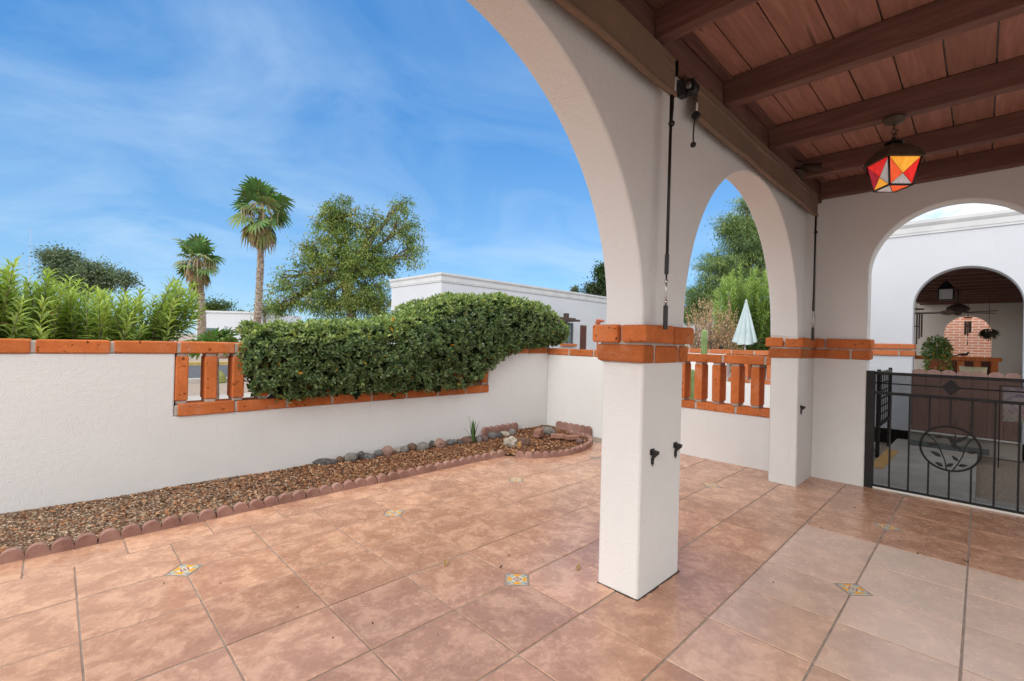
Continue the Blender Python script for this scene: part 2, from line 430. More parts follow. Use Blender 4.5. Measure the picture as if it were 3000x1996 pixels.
for i in range(-8, 10):
    for j in range(-6, 4):
        if inset_here(i, j) and not (j == 3 and i > 7):
            x, y, a = i*T, j*T, .087
            me = bpy.data.meshes.new('inset_tile')
            b = .004
            V = [(x+a, y, -.0024), (x, y+a, -.0024), (x-a, y, -.0024), (x, y-a, -.0024), (x+a-b, y, .0006), (x, y+a-b, .0006), (x-a+b, y, .0006), (x, y-a+b, .0006)]
            me.from_pydata(V, [], [(4, 5, 6, 7), (0, 1, 5, 4), (1, 2, 6, 5), (2, 3, 7, 6), (3, 0, 4, 7)])
            uvl = me.uv_layers.new(name='uv'); cr = {0: (1, -1), 1: (1, 1), 2: (-1, 1), 3: (-1, -1)}
            for lp in me.loops: uvl.data[lp.index].uv = cr[lp.vertex_index % 4]
            me.materials.append(MTAL); o = bpy.data.objects.new('inset_tile', me); COL.objects.link(o); o.parent = floor

# surroundings: one ground sheet to the horizon, walks and road on it
gm = MB(); gm.add([(-600, -600, -.14), (600, -600, -.14), (600, 900, -.14), (-600, 900, -.14)], [(0, 1, 2, 3)])
struct(gm.build('ground', MGRAV))
rd = [gz(380, 1131, -.1), gz(900, 1080, -.1)]
struct(MB().box(-60, 90, 15.2, 23.6, -.30, -.10).build('road', MASPH))
MYEL = noisy('kerb_yellow', (.45, .32, .10), (.56, .42, .18), 8, .8, 80, .3)
kb = MB().box(-60, 90, 14.95, 15.2, -.3, .0); struct(kb.build('kerb', MCONC, None, .02))
struct(MB().box(-60, 90, 23.6, 23.9, -.3, .06).build('far_kerb', MYEL, None, .02))
struct(MB().box(-60, 90, 23.9, 60, -.3, .03).build('far_verge', MGRAV))
pv = MB(); pv.add([(-30, 9.6, -.085), (-30, 11.1, -.085), (5.2, 11.1, -.085), (6.3, 9.6, -.085)], [(0, 3, 2, 1)])
struct(pv.build('front_path', MCONC))
struct(MB().box(5.05, 8.62, -1.86, -.95, -.13, -.012).build('side_path', MCONC, None, .008))
struct(MB().box(5.06, 5.36, -2.3, -1.861, -.13, -.006).build('path_border', MCONC, None, .01))
struct(MB().box(4.887, 5.05, -2.3, -1.06, -.13, .018).build('threshold', MWHP, None, .004))

# ================================================================== WALLS OF THE PATIO
def caprow(mb, axis, a0, a1, lo, hi, z0, z1, pitch, off, gap=.024, jit=.0025):
    """a course of long adobe bricks on a recessed mortar core; axis = direction of the row"""
    e = .008
    if axis == 'x': mb.box(a0+.002, a1-.002, lo+e, hi-e, z0+.001, z1-e, 1)
    else: mb.box(lo+e, hi-e, a0+.002, a1-.002, z0+.001, z1-e, 1)
    k = math.floor((a0-off)/pitch)
    while True:
        s, t = off+k*pitch+gap/2, off+(k+1)*pitch-gap/2
        s, t = max(s, a0), min(t, a1); k += 1
        if off+k*pitch-pitch > a1: break
        if t-s < .03: continue
        dz = random.uniform(-.002, .002)
        if axis == 'x': mb.box(s, t, lo, hi, z0-.001, z1+dz, 0, jit)
        else: mb.box(lo, hi, s, t, z0-.001, z1+dz, 0, jit)
WL = 3.09
wall = thing('garden_wall', 'long low white stucco wall behind the gravel bed, orange brick coping and hedge spilling over it', 'wall', (1, WL+.1, 0))
MB().prism([(-5.2, -.13), (4.719, -.13), (4.719, 1.208), (3.42, 1.208), (3.42, .652), (-.272, .652), (-.272, 1.208), (-5.2, 1.208)], 'y', WL, WL+.2).build('stucco_wall', MST, wall, .012)
m = MB(); caprow(m, 'x', -5.2, 4.69, WL-.012, WL+.215, 1.209, 1.31, .4475, -.695); m.build('brick_coping', [MBR, MMO], wall, .009)
m = MB(); caprow(m, 'x', -.270, 3.418, WL-.014, WL+.21, .653, .757, .466, .208); m.build('brick_sill', [MBR, MMO], wall, .009)
for k in range(17):
    x = -.272+k*.2235+.003
    if x+.098 > 3.42: break
    m = MB(); j = random.uniform(-.004, .004)
    m.box(x+.008, x+.092, WL+.012, WL+.188, .755, .79, 1); m.box(x+.008, x+.092, WL+.012, WL+.188, 1.175, 1.2085, 1)
    m.box(x, x+.098, WL+j, WL+.2+j, .786, 1.180, 0, .003); m.build('baluster', [MBR, MMO], wall, .010)

W2 = 4.72
wall2 = thing('side_garden_wall', 'low white stucco wall with orange brick balusters between the two pillars, seen under the small arch', 'wall', (W2+.1, 1.5, 0))
MB().prism([(-.334, -.13), (3.30, -.13), (3.30, 1.190), (1.62, 1.190), (1.62, .60), (-.334, .60)], 'x', W2, W2+.2).build('stucco_wall', MST, wall2, .012)
m = MB(); caprow(m, 'y', -.333, 3.30, W2-.012, W2+.215, 1.191, 1.29, .47, -.156); m.build('brick_coping', [MBR, MMO], wall2, .009)
m = MB(); caprow(m, 'y', -.333, 1.618, W2-.014, W2+.21, .601, .69, .478, .15); m.build('brick_sill', [MBR, MMO], wall2, .009)
for k in range(9):
    y = -.325+k*.2215
    if y+.098 > 1.62: break
    m = MB(); j = random.uniform(-.004, .004)
    m.box(W2+.012, W2+.188, y+.008, y+.092, .688, .722, 1); m.box(W2+.012, W2+.188, y+.008, y+.092, 1.155, 1.1905, 1)
    m.box(W2+j, W2+.2+j, y, y+.098, .718, 1.160, 0, .003); m.build('baluster', [MBR, MMO], wall2, .010)

# ================================================================== ARCADE
YI, YO = -.595, -.335
def arc(cx, cz, R, a0, a1, n): return [(cx+R*math.cos(a0+(a1-a0)*i/n), cz+R*math.sin(a0+(a1-a0)*i/n)) for i in range(n+1)]
arcade = thing('porch_arcade', 'white stucco arcade with two round arches standing on brick banded square pillars', 'arcade', (1.5, -.46, 0))
NA = 56
def outline(inner):
    R1, z1 = (1.265, 1.50) if inner else (1.30, 1.53)
    c1 = -.035
    l1, r1 = (-1.30, 1.23)
    p = [(-1.8, -.13), (-1.315, -.13), (-1.315, 1.44)]
    p += arc(c1, z1, R1, PI, 0, NA)
    p += [(1.245, 1.44), (1.245, -.13), (1.725, -.13), (1.725, 1.44)]
    p += arc(2.985, z1, 1.26 if inner else 1.275, PI, 0, NA)
    p += [(4.30, 1.44), (4.30, -.13), (5.054, -.13), (5.054, 3.9), (-1.8, 3.9)]
    return p
MB().prism(outline(True), 'y', YI, YO, poly2=outline(False)).build('stucco_wall', MST, arcade, .012, auto=math.radians(30))
def band(x0, x1, y0, y1, corner_open=False):
    """two projecting courses of brick round a pillar"""
    m = MB(); e = .045
    X0, X1, Ya, Yb = x0-e, x1+e, y0-e, y1+e
    m.box(x0-.009, x1+.009, y0-.009, y1+.009, 1.284, 1.494, 1)
    xm = X0+(X1-X0)*.57; ym = (Ya+Yb)/2-.01; g = .011
    for (a, b) in ((X0, xm-g), (xm+g, X1)):
        for (c, d) in ((Ya, ym-g), (ym+g, Yb)): m.box(a, b, c, d, 1.40, 1.498, 0, .004)
    e = .022; X0, X1, Ya, Yb = x0-e, x1+e, y0-e, y1+e
    xs = [X0, X0+.13, X1-.12, X1]
    for k in range(3): m.box(xs[k]+(g if k else 0), xs[k+1]-(g if k < 2 else 0), Ya, Yb, 1.29, 1.385, 0, .004)
    return m
band(1.235, 1.725, YI, YO).build('brick_band', [MBR, MMO], arcade, .013)
m = MB(); g = .011
m.box(4.292, 4.84, YI-.009, YO+.009, 1.284, 1.494, 1)
for (a, b) in ((4.262, 4.40), (4.42, 4.86)):
    for (c, d) in ((YI-.045, -.475), (-.455, YO+.045)): m.box(a, b, c, d, 1.40, 1.498, 0, .004)
for (a, b) in ((4.284, 4.62), (4.64, 4.86)): m.box(a, b, YI-.022, YO+.022, 1.29, 1.385, 0, .004)
m.build('brick_band', [MBR, MMO], arcade, .013)

# end wall with the gate
XG = 4.855
gatewall = thing('porch_end_wall', 'white stucco end wall of the porch with a round arch over the black gate', 'wall', (XG+.1, -1.7, 0))
gp = [(-3.1, -.13), (-2.325, -.13), (-2.325, 2.16)]+[(y, z) for y, z in arc(-1.692, 2.16, .633, PI, 0, 40)][1:-1]+[(-1.06, 2.16), (-1.06, -.13), (YI+.001, -.13), (YI+.001, 3.9), (-3.1, 3.9)]
MB().prism(gp, 'x', XG, XG+.2).build('stucco_wall', MST, gatewall, .010, auto=math.radians(30))
m = MB()
for (y0, y1, s) in ((-1.095, -.60, 1), (-3.1, -2.29, -1)):
    ya, yb = (-1.06, -.60) if s == 1 else (-3.1, -2.325)
    m.box(XG-.009, XG+.209, ya-.009 if s == 1 else ya, yb if s == 1 else yb+.009, 1.286, 1.495, 1)
    m.box(XG-.042, XG+.242, y0, (y0+y1)/2+.13, 1.402, 1.50, 0, .004); m.box(XG-.042, XG+.242, (y0+y1)/2+.15, y1, 1.402, 1.50, 0, .004)
    m.box(XG-.022, XG+.222, y0+.012*s, (y0+y1)/2-.09, 1.292, 1.388, 0, .004); m.box(XG-.022, XG+.222, (y0+y1)/2-.07, y1, 1.292, 1.388, 0, .004)
m.build('brick_band', [MBR, MMO], gatewall, .013)

# house wall behind the camera, roof of the porch; both cut back unseen for light
house = thing('porch_house', 'dark stained beam and plank porch ceiling with the white house wall that carries it', 'house', (1.5, -2, 0))
MB().box(3.35, 4.86, -3.3, -3.05, -.13, 3.9).build('wall', MST, house, .01)
MB().box(.15, 3.349, -3.3, -3.05, 2.5, 3.9).build('lintel', MST, house, .01)  # unseen gap beneath, sized to let sky light fill the porch
MB().box(-1.9, .149, -3.3, -3.05, -.13, 3.9).build('wall', MST, house, .01)
struct(MB().box(-8, 6, -12, -3.3, -.16, -.06).build('bounce_slab', noisy('bounce_slab_pale', (.52, .49, .45), (.60, .57, .53), 3, .85, 60, .2)))  # unseen slab added to bounce light up to the porch ceiling
rf = MB()
y = -3.02
while y < -.6:
    y1 = min(y+.2205, -.598)
    rf.box(-1.9, 4.85, y+.0042, y1-.0042, 3.170+random.uniform(0, .004), 3.20, 0)
    y += .2205
deck = rf.build('ceiling_plank', MDECK, house, .002)
MB().box(-1.9, 4.86, -3.04, -.597, 3.203, 3.42).build('roof', MST_OUT, house)
for k in range(-3, 5):
    x = 1.193+k*.9255
    if k == 4: x = 4.762
    MB().box(x, x+.082, -3.05, -.642, 3.0, 3.1695, 0, .003).build('beam', MBEAM, house, .005)
MB().box(-1.9, 4.853, -.641, -.5965, 2.968, 3.150).build('ledger_beam', MBEAMX, house, .004)
MB().box(-1.9, 4.76, -.70, -.642, 3.150, 3.1695).build('ledger_trim', MBEAMX, house, .003)

# ================================================================== ROLL-UP SHADES
def fabricmat():
    m, nt, b = mat('shade_mesh'); v = objco(nt)
    wv = N(nt, 'ShaderNodeTexWave', wave_type='BANDS', bands_direction='X'); wv.inputs['Scale'].default_value = 42; wv.inputs['Distortion'].default_value = .6
    L(nt, v, wv.inputs[0])
    a = ramp(nt, wv.outputs[1], [(.2, (.13, .085, .057)), (.8, (.25, .17, .115))])
    n = ramp(nt, noise(nt, 3, 4, .6, v), [(.3, (.8, .8, .8)), (.7, (1.12, 1.05, 1.))])
    L(nt, mixc(nt, 1., a, n, 'MULTIPLY'), b.inputs['Base Color']); b.inputs['Roughness'].default_value = .8
    bump(nt, b, wv.outputs[1], .5, .003); return m
MFAB = fabricmat()
def shade(x0, x1, zb, yf, label, taper=0.):
    s = thing('rollup_shade', label, 'shade', ((x0+x1)/2, yf, zb), 'rolled sun shades along the arcade')
    m = MB(); n = 40; v = []; f = []
    zt = 2.965
    for i in range(n+1):
        x = x0+(x1-x0)*i/n
        for k in range(6):
            z = zb+.02+(zt-zb-.02)*k/5
            yy = yf+.004*math.sin(x*2.2+k*.6)+.004*math.sin(x*5.1)
            v.append((x, yy-.0012, z)); v.append((x, yy+.0012, z))
    for i in range(n):
        for k in range(5):
            a = (i*6+k)*2; b = a+12
            f += [(a, b, b+2, a+2), (a+1, a+3, b+3, b+1)]
    m.add(v, f); m.build('fabric', MFAB, s, recalc=False, smooth=True)
    hb = MB(); hb.tube([(x0-.005+(x1-x0+.01)*i/30, yf+.004*math.sin(i*.5), zb+.016+.002*math.sin(i*.9)) for i in range(31)], .0175, 14); hb.build('hem_bar', MFAB, s, smooth=True, auto=.8)
    MB().tube([(x0+.01, yf+.022, 2.915), (x1-.01, yf+.022, 2.915)], .028, 18).build('roller', MFAB, s, auto=.8)
    return s
YS = -.672
s1 = shade(-1.25, 1.372, 2.752, YS, 'rolled brown mesh sun shade hanging above the large front arch')
s2 = shade(1.66, 4.50, 2.735, YS, 'rolled brown mesh sun shade hanging above the small rear arch')
def bracket(x, par, sgn):
    m = MB(); m.box(x-.004, x+.004, YS-.010, -.645, 2.875, 2.965); m.box(x-.012, x+.012, -.618, -.597, 2.84, 2.955)
    m.build('bracket', MPLA, par, .004)
bracket(1.392, s1, 1); 
m = MB(); m.box(1.545, 1.60, -.640, -.598, 2.85, 2.945); m.box(1.575, 1.585, -.69, -.60, 2.87, 2.945); m.tube([(1.578, YS+.018, 2.908), (1.64, YS+.018, 2.908)], [.041, .041], 20)
m.build('bracket', MPLA, s2, .004)
m = MB(); m.tube([(1.565, YS+.018, 2.908), (1.579, YS+.018, 2.908)], .022, 18); m.build('roller_cap', MSTL, s2, .002)
m = MB(); m.tube([(1.66, YS, 2.751), (1.635, YS, 2.751)], .024, 16); m.build('end_cap', MPLA, s2, .003)
m = MB(); pts = [(1.640, YS-.004, 2.75), (1.62, YS-.008, 2.73), (1.605, YS-.008, 2.68), (1.600, YS-.008, 2.62), (1.602, YS-.008, 2.575)]
m.tube(pts, .0042, 8); m.ball((1.602, YS-.008, 2.562), .017, 2); m.build('bungee_cord', MPLA, s2, smooth=True)
m = MB(); m.ball((1.648, YS-.004, 2.80), (.008, .006, .035), 2); m.build('pull_tab', MWHP, s2, smooth=True)

def tie(x, y, ztop, label):
    t = thing('shade_tie_rod', label, 'tie rod', (x, y, 1.5), 'hanging shade tie rods')
    dx = .0
    m = MB(); m.tube([(x, y, 1.87), (x+.004, y, ztop)], .0085, 12); m.build('rod', MPLA, t, smooth=True)
    m = MB(); m.tube([(x+.016, y+.004, 2.10), (x+.016, y+.004, ztop-.14)], .005, 8)
    m.tube([(x+.014, y-.003, ztop-.15), (x+.022, y-.003, ztop-.07), (x+.020, y-.003, ztop-.01)], .004, 8); m.tube([(x+.002, y-.006, ztop-.15), (x+.012, y-.006, ztop-.08), (x+.018, y-.004, ztop-.01)], .004, 8)
    m.ball((x+.010, y-.002, ztop-.165), .018, 2); m.build('cord', MPLA, t, smooth=True)
    m = MB(); m.tube([(x-.003, y, 1.775), (x, y, 1.885)], .0115, 14); m.build('grip', MPLA, t, .003)
    m = MB(); m.tube([(x-.007, y, 1.60), (x-.007, y, 1.78)], .0032, 8); m.tube([(x+.003, y, 1.60), (x+.003, y, 1.78)], .0032, 8)
    for zz in (1.625, 1.735): m.ball((x-.002, y, zz), .011, 2)
    m.build('spring_link', MSTL, t, smooth=True)
    m = MB(); m.tube([(x, y, 1.475), (x-.002, y, 1.605)], .0125, 14); m.build('grip', MPLA, t, .003)
    return t
tie(1.338, YS+.002, 2.765, 'black tie rod with a steel spring hanging down the near pillar')
tie(4.470, YS+.002, 2.745, 'black tie rod with a steel spring hanging in the corner beside the gate wall')

def hook(x, z, label):
    m = MB(); y = YI
    m.box(x-.022, x+.022, y-.007, y+.002, z-.010, z+.022); m.prism([(y-.004, z+.019), (y-.044, z+.014), (y-.042, z-.004), (y-.018, z-.026), (y-.006, z-.054)], 'x', x-.010, x+.010)
    m.tube([(x, y-.006, z-.064), (x, y-.006, z-.030)], .009, 10)
    m.box(x-.003, x+.003, y-.010, y-.004, z-.076, z-.05)
    tag(m.build('wall_hook', MPLA, None, .003), label, 'hook', 'black shade hooks on the pillars')
hook(1.362, .785, 'black plastic hook on the near pillar, closer to its front corner')
hook(1.640, .785, 'black plastic hook on the near pillar, closer to its rear corner')
hook(4.395, .790, 'black plastic hook on the rear pillar by the gate')

# security lamp tucked into the corner of the ceiling
p = onX(2335, 490, 3.93)
fl = thing('security_lamp', 'small bronze twin floodlight in the ceiling corner above the rear arch', 'lamp', p)
MBZ = noisy('bronze_metal', (.05, .034, .027), (.09, .06, .05), 14, .45, 90, .1)
px, py, pz = p
m = MB(); m.lathe((px, py, pz), [(.052, .0), (.052, .03), (.04, .045), (.012, .05)], 20); m.tube([(px, py, pz+.05), (px, py, 3.165)], .012, 10); m.build('mount', MBZ, fl, smooth=True, auto=.6)
for (dx, dy, dz) in ((-.07, -.02, -.075), (.05, -.13, -.03)):
    a = Vector((px, py, pz)); b = a+Vector((dx, dy, dz)); d_ = (b-a).normalized()
    m = MB(); m.tube([a, a+d_*.03, a+d_*.05, b, b+d_*.05], [.012, .012, .028, .045, .058], 18); m.build('lamp_head', MBZ, fl, smooth=True, auto=.6)

# ================================================================== LANTERN
lc = Vector((3.065, -1.432, 0))
lan = thing('hanging_lantern', 'tapered lantern of red, orange and white stained glass hanging from a ceiling beam', 'lantern', (lc.x, lc.y, 2.85))
MANT = noisy('aged_bronze', (.050, .038, .026), (.085, .062, .040), 22, .45, 120, .2)
m = MB(); m.lathe((lc.x, lc.y, 0), [(.004, 3.0), (.062, 2.9995), (.066, 2.985), (.052, 2.965), (.02, 2.950), (.008, 2.940)], 28); m.build('canopy', MANT, lan, auto=.7)
m = MB()
def link(c, ang, r=.014, h=.022, th=.0028):
    pts = []
    for i in range(17):
        a = 2*PI*i/16; pts.append((c[0]+r*math.cos(a)*math.cos(ang), c[1]+r*math.cos(a)*math.sin(ang), c[2]+h*math.sin(a)))
    m.tube(pts, th, 6, cap=False)
for k in range(4): link((lc.x, lc.y, 2.932-.030*k), k*PI/2+.4)
for k in range(3): link((lc.x+.018+.006*k, lc.y-.012, 2.90-.026*k), k*PI/2+1.1, .010, .017, .0022)
m.build('chain', MANT, lan, smooth=True)
ROT = math.radians(-3)
def sq(r, z, off=0): return [Vector((lc.x+r*math.cos(ROT+PI/2*k+off), lc.y+r*math.sin(ROT+PI/2*k+off), z)) for k in range(4)]
zt, zb = 2.705, 2.512; RT, RB = .148, .104
m = MB(); prof = [(.174, zt-.014), (.168, zt+.001), (.140, zt+.046), (.098, zt+.082), (.042, zt+.108)]
v = []; 
for r, z in prof: v += sq(r, z)
f = [(i*4+j, i*4+(j+1) % 4, (i+1)*4+(j+1) % 4, (i+1)*4+j) for i in range(4) for j in range(4)]+[(16, 17, 18, 19), (3, 2, 1, 0)]
m.add(v, f); m.build('roof', MANT, lan, .003)
m = MB(); m.lathe((lc.x, lc.y, 0), [(.042, zt+.104), (.058, zt+.110), (.05, zt+.122), (.018, zt+.130), (.012, zt+.152)], 20); m.build('finial', MPLA, lan, auto=.7)
A_, B_ = sq(RT, zt-.01), sq(RB, zb)
m = MB()
for k in range(4):
    m.tube([A_[k], B_[k]], .0065, 8); m.tube([A_[k], A_[(k+1) % 4]], .006, 8); m.tube([B_[k], B_[(k+1) % 4]], .0075, 8)
m.build('frame', MPLA, lan, smooth=True)
def glassmat(nm, c, e):
    m, nt, b = mat(nm); v = objco(nt)
    col = ramp(nt, noise(nt, 16, 5, .6, objco(nt, (1, 1, .4)), 1.5), [(.3, tuple(x*.82 for x in c)), (.7, tuple(min(1, x*1.2+.02) for x in c))])
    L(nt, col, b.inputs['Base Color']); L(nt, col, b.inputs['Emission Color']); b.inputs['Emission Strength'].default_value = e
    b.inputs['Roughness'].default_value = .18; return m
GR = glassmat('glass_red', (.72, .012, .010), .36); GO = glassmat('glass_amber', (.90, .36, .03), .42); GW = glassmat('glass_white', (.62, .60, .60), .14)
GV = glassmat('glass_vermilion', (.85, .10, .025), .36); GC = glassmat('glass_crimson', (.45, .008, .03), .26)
GM = [GR, GO, GW, GV, GC]
schemes = [(1, 0, 2, 3), (0, 2, 1, 4), (1, 0, 2, 3), (1, 0, 2, 3)]  # top, next, bottom, previous
for k in range(4):
    a, b, c, d2 = A_[k], A_[(k+1) % 4], B_[(k+1) % 4], B_[k]
    x = (a+b)*.2+(c+d2)*.3
    nrm = (b-a).cross(d2-a).normalized()*.0015
    m = MB(); s = schemes[k]
    for tri, mi in (((a, b, x), s[0]), ((b, c, x), s[1]), ((c, d2, x), s[2]), ((d2, a, x), s[3])):
        m.add([q+nrm for q in tri]+[q-nrm for q in tri], [(0, 1, 2), (5, 4, 3), (0, 3, 4, 1), (1, 4, 5, 2), (2, 5, 3, 0)], mi)
    for q in (a, b, c, d2): m.tube([q, x], .0022, 6, 5)
    m.build('glass_side', GM+[MPLA], lan)
m = MB(); tip = Vector((lc.x, lc.y, zb-.028))
for k in range(4): m.add([B_[k], B_[(k+1) % 4], tip, B_[k]+Vector((0, 0, .002)), B_[(k+1) % 4]+Vector((0, 0, .002)), tip+Vector((0, 0, .002))], [(0, 1, 2), (5, 4, 3)], (3, 2, 3, 1)[k])
for k in range(4): m.tube([B_[k], tip], .0022, 6, 5)
m.build('glass_bottom', GM+[MPLA], lan)

# ================================================================== GATE
XT = 4.905
gate = thing('gate', 'black iron garden gate with a hummingbird medallion in the end wall arch', 'gate', (XT, -1.69, 0))
m = MB(); m.box(XT-.035, XT+.04, -1.128, -1.042, -.005, 1.182); m.build('post', MBLK, gate, .004)
m = MB(); m.box(XT-.035, XT+.04, -2.32, -2.245, -.005, 1.182); m.build('post', MBLK, gate, .004)
ya, yb = -2.244, -1.129
for (z0, z1, hw) in ((1.147, 1.176, .016), (.950, .978, .014), (.012, .036, .016)):
    MB().box(XT-hw, XT+hw, ya, yb, z0, z1).build('rail', MBLK, gate, .003)
MB().tube([(XT, ya, 1.062), (XT, yb, 1.062)], .0065, 8).build('rail', MBLK, gate, smooth=True)
for k in range(7):
    yk = -1.255-.1445*k
    if yk < ya: break
    m = MB(); w2 = .0072
    dy = abs(yk+1.688)
    if dy < .19:
        hz = .205*math.sqrt(max(0, 1-(dy/.205)**2))
        m.box(XT-w2, XT+w2, yk-w2, yk+w2, .495+hz-.004, .950)
        MB().box(XT-w2, XT+w2, yk-w2, yk+w2, .036, .495-hz+.004).build('bar', MBLK, gate, .002)
    else: m.box(XT-w2, XT+w2, yk-w2, yk+w2, .036, .950)
    m.build('bar', MBLK, gate, .002)
m = MB(); cy, cz = -1.688, 1.062
m.prism([(cy-.066, cz), (cy, cz-.075), (cy+.066, cz), (cy, cz+.075)], 'x', XT-.012, XT+.012); m.build('diamond', MBLK, gate, .004)
med = MB(); cz = .495
med.tube([(XT, cy+.205*math.cos(2*PI*i/48), cz+.205*math.sin(2*PI*i/48)) for i in range(49)], .0095, 10)
medal = med.build('medallion', MBLK, gate, smooth=True)
# in the photo +Y is to the left
def gp2(x, y): # zoom pixel (2500,1000 crop, x2.958) -> gate plane
    q = onX(2500+x/2.958, 1000+y/2.958, XT); return (q[1], q[2])
def vine(pts): MB().tube([(XT, *gp2(*p)) for p in pts], .0048, 8).build('vine', MBLK, medal, smooth=True)
vine([(805, 1112), (795, 1040), (770, 975), (735, 905), (695, 850), (640, 805)])
vine([(862, 1118), (905, 1065), (945, 1000), (970, 925), (1000, 875), (1040, 848)])
def gleaf(a, b, wd, name='leaf'):
    (y0, z0), (y1, z1) = gp2(*a), gp2(*b); d = Vector((y1-y0, z1-z0)); n = Vector((-d.y, d.x)).normalized()*wd
    P0 = Vector((y0, z0)); pl = []
    for t, k in ((0, 0), (.2, .7), (.45, 1), (.75, .6), (1, 0)): pl.append(P0+d*t+n*k)
    for t, k in ((.75, .6), (.45, 1), (.2, .7)): pl.append(P0+d*t-n*k)
    MB().prism([(q.x, q.y) for q in pl], 'x', XT-.004, XT+.004).build(name, MBLK, medal, .0015)
gleaf((785, 825), (695, 830), .017); gleaf((735, 900), (630, 890), .016); gleaf((765, 1000), (665, 950), .018); gleaf((780, 1085), (705, 1045), .016)
gleaf((805, 1085), (870, 1060), .017); gleaf((910, 1040), (850, 990), .015); gleaf((985, 965), (1085, 960), .018); gleaf((905, 1078), (995, 1078), .015)
bird = [(780, 833), (820, 830), (838, 826), (858, 838), (872, 850), (880, 800), (892, 812), (886, 860), (920, 838), (1000, 822), (975, 850), (935, 872), (895, 884), (900, 905), (940, 930), (952, 948), (905, 938), (868, 930), (852, 905), (836, 870), (828, 852), (812, 842)]
MB().prism([gp2(*p) for p in bird], 'x', XT-.005, XT+.005).build('hummingbird', MBLK, medal, .0015)
def screenmat():
    m, nt, b = mat('insect_mesh'); out = nt.nodes['Material Output']
    b.inputs['Base Color'].default_value = (.008, .008, .008, 1); b.inputs['Roughness'].default_value = .8; b.inputs['Specular IOR Level'].default_value = .05
    t = N(nt, 'ShaderNodeBsdfTransparent'); mx = N(nt, 'ShaderNodeMixShader'); mx.inputs[0].default_value = .46
    L(nt, t.outputs[0], mx.inputs[1]); L(nt, b.outputs[0], mx.inputs[2]); L(nt, mx.outputs[0], out.inputs[0]); return m
MB().box(XT+.020, XT+.0212, ya, yb, .02, 1.16).build('mesh_screen', screenmat(), gate)

# ================================================================== GRAVEL BED
MEDGE = noisy('scallop_concrete', (.24, .125, .10), (.38, .225, .18), 5, .9, 90, .5)
def edging(path, s0, s1, label, h=.076, n_sc=None):
    """scalloped edging block laid along a polyline between arc lengths s0 and s1"""
    pts = [Vector((*q, 0)) for q in path]; ls = [0]
    for a, b in zip(pts, pts[1:]): ls.append(ls[-1]+(b-a).length)
    def pos(s):
        k = 0
        while k < len(ls)-2 and ls[k+1] < s: k += 1
        t = (s-ls[k])/(ls[k+1]-ls[k]); p = pts[k].lerp(pts[k+1], t); d = (pts[k+1]-pts[k]).normalized()
        return p, Vector((-d.y, d.x, 0))
    Lb = s1-s0; n = n_sc or max(1, round(Lb/.1107)); R = Lb/n/2
    prof = []
    for k in range(n):
        for i in range(9 if k == n-1 else 8):
            a = PI*(1-i/8); prof.append((s0+(2*k+1)*R+R*math.cos(a)*.985, h-R*1.05+R*1.05*math.sin(a)))
    m = MB(); v = []; f = []
    for s, z in prof:
        p, nn = pos(s); j = random.uniform(-.0012, .0012)
        for off, zz in ((-.025, -.03), (.025, -.03), (.025, z+j), (-.025, z+j)): v.append(p+nn*off+Vector((0, 0, zz)))
    k = len(prof)
    for i in range(k-1):
        for j in range(4): f.append((i*4+j, i*4+(j+1) % 4, (i+1)*4+(j+1) % 4, (i+1)*4+j))
    f += [(3, 2, 1, 0), ((k-1)*4, (k-1)*4+1, (k-1)*4+2, (k-1)*4+3)]
    m.add(v, f); o = m.build('edging_block', MEDGE, None, .006)
    return tag(o, label, 'edging', 'scalloped edging blocks round the bed')
YE = 2.165
bnd = [-2.13, -1.466, -.802, -.138, .526, 1.19, 1.854, 2.518, 2.87]
names = ['x', 'cut by the left photo edge, at the near end of the straight row', 'second in the straight row counted from the left photo edge', 'third in the straight row counted from the left photo edge',
         'fourth in the straight row counted from the left photo edge', 'fifth in the straight row counted from the left photo edge', 'sixth in the straight row counted from the left photo edge',
         'short, closing the far end of the straight row']
for k in range(1, 8):
    if k == 7: edging([(bnd[7]+.003, YE), (bnd[8], YE-.005)], 0, bnd[8]-bnd[7]-.003, 'scalloped edging block, '+names[7])
    else: edging([(bnd[k]+.003, YE+.004*math.sin(k*2)), (bnd[k+1]-.003, YE+.004*math.sin(k*2+1))], 0, bnd[k+1]-bnd[k]-.006, 'edging block '+names[k])
curve = [(2.93, 2.03), (2.98, 1.96), (3.08, 1.86), (3.22, 1.77), (3.38, 1.715), (3.55, 1.695), (3.75, 1.705), (3.95, 1.745), (4.13, 1.81), (4.29, 1.90), (4.41, 2.01), (4.49, 2.14), (4.52, 2.30), (4.51, 2.48)]
clen = sum(math.dist(a, b) for a, b in zip(curve, curve[1:])); nb = 5
cn = ['first, next to the gap at the straight row', 'second after the gap', 'middle of the five, bulging towards the pillar', 'fourth after the gap', 'last, turning back towards the corner bricks']
for k in range(nb): edging(curve, clen*k/nb+.003, clen*(k+1)/nb-.003, 'scalloped edging block of the curved end, '+cn[k], .074)

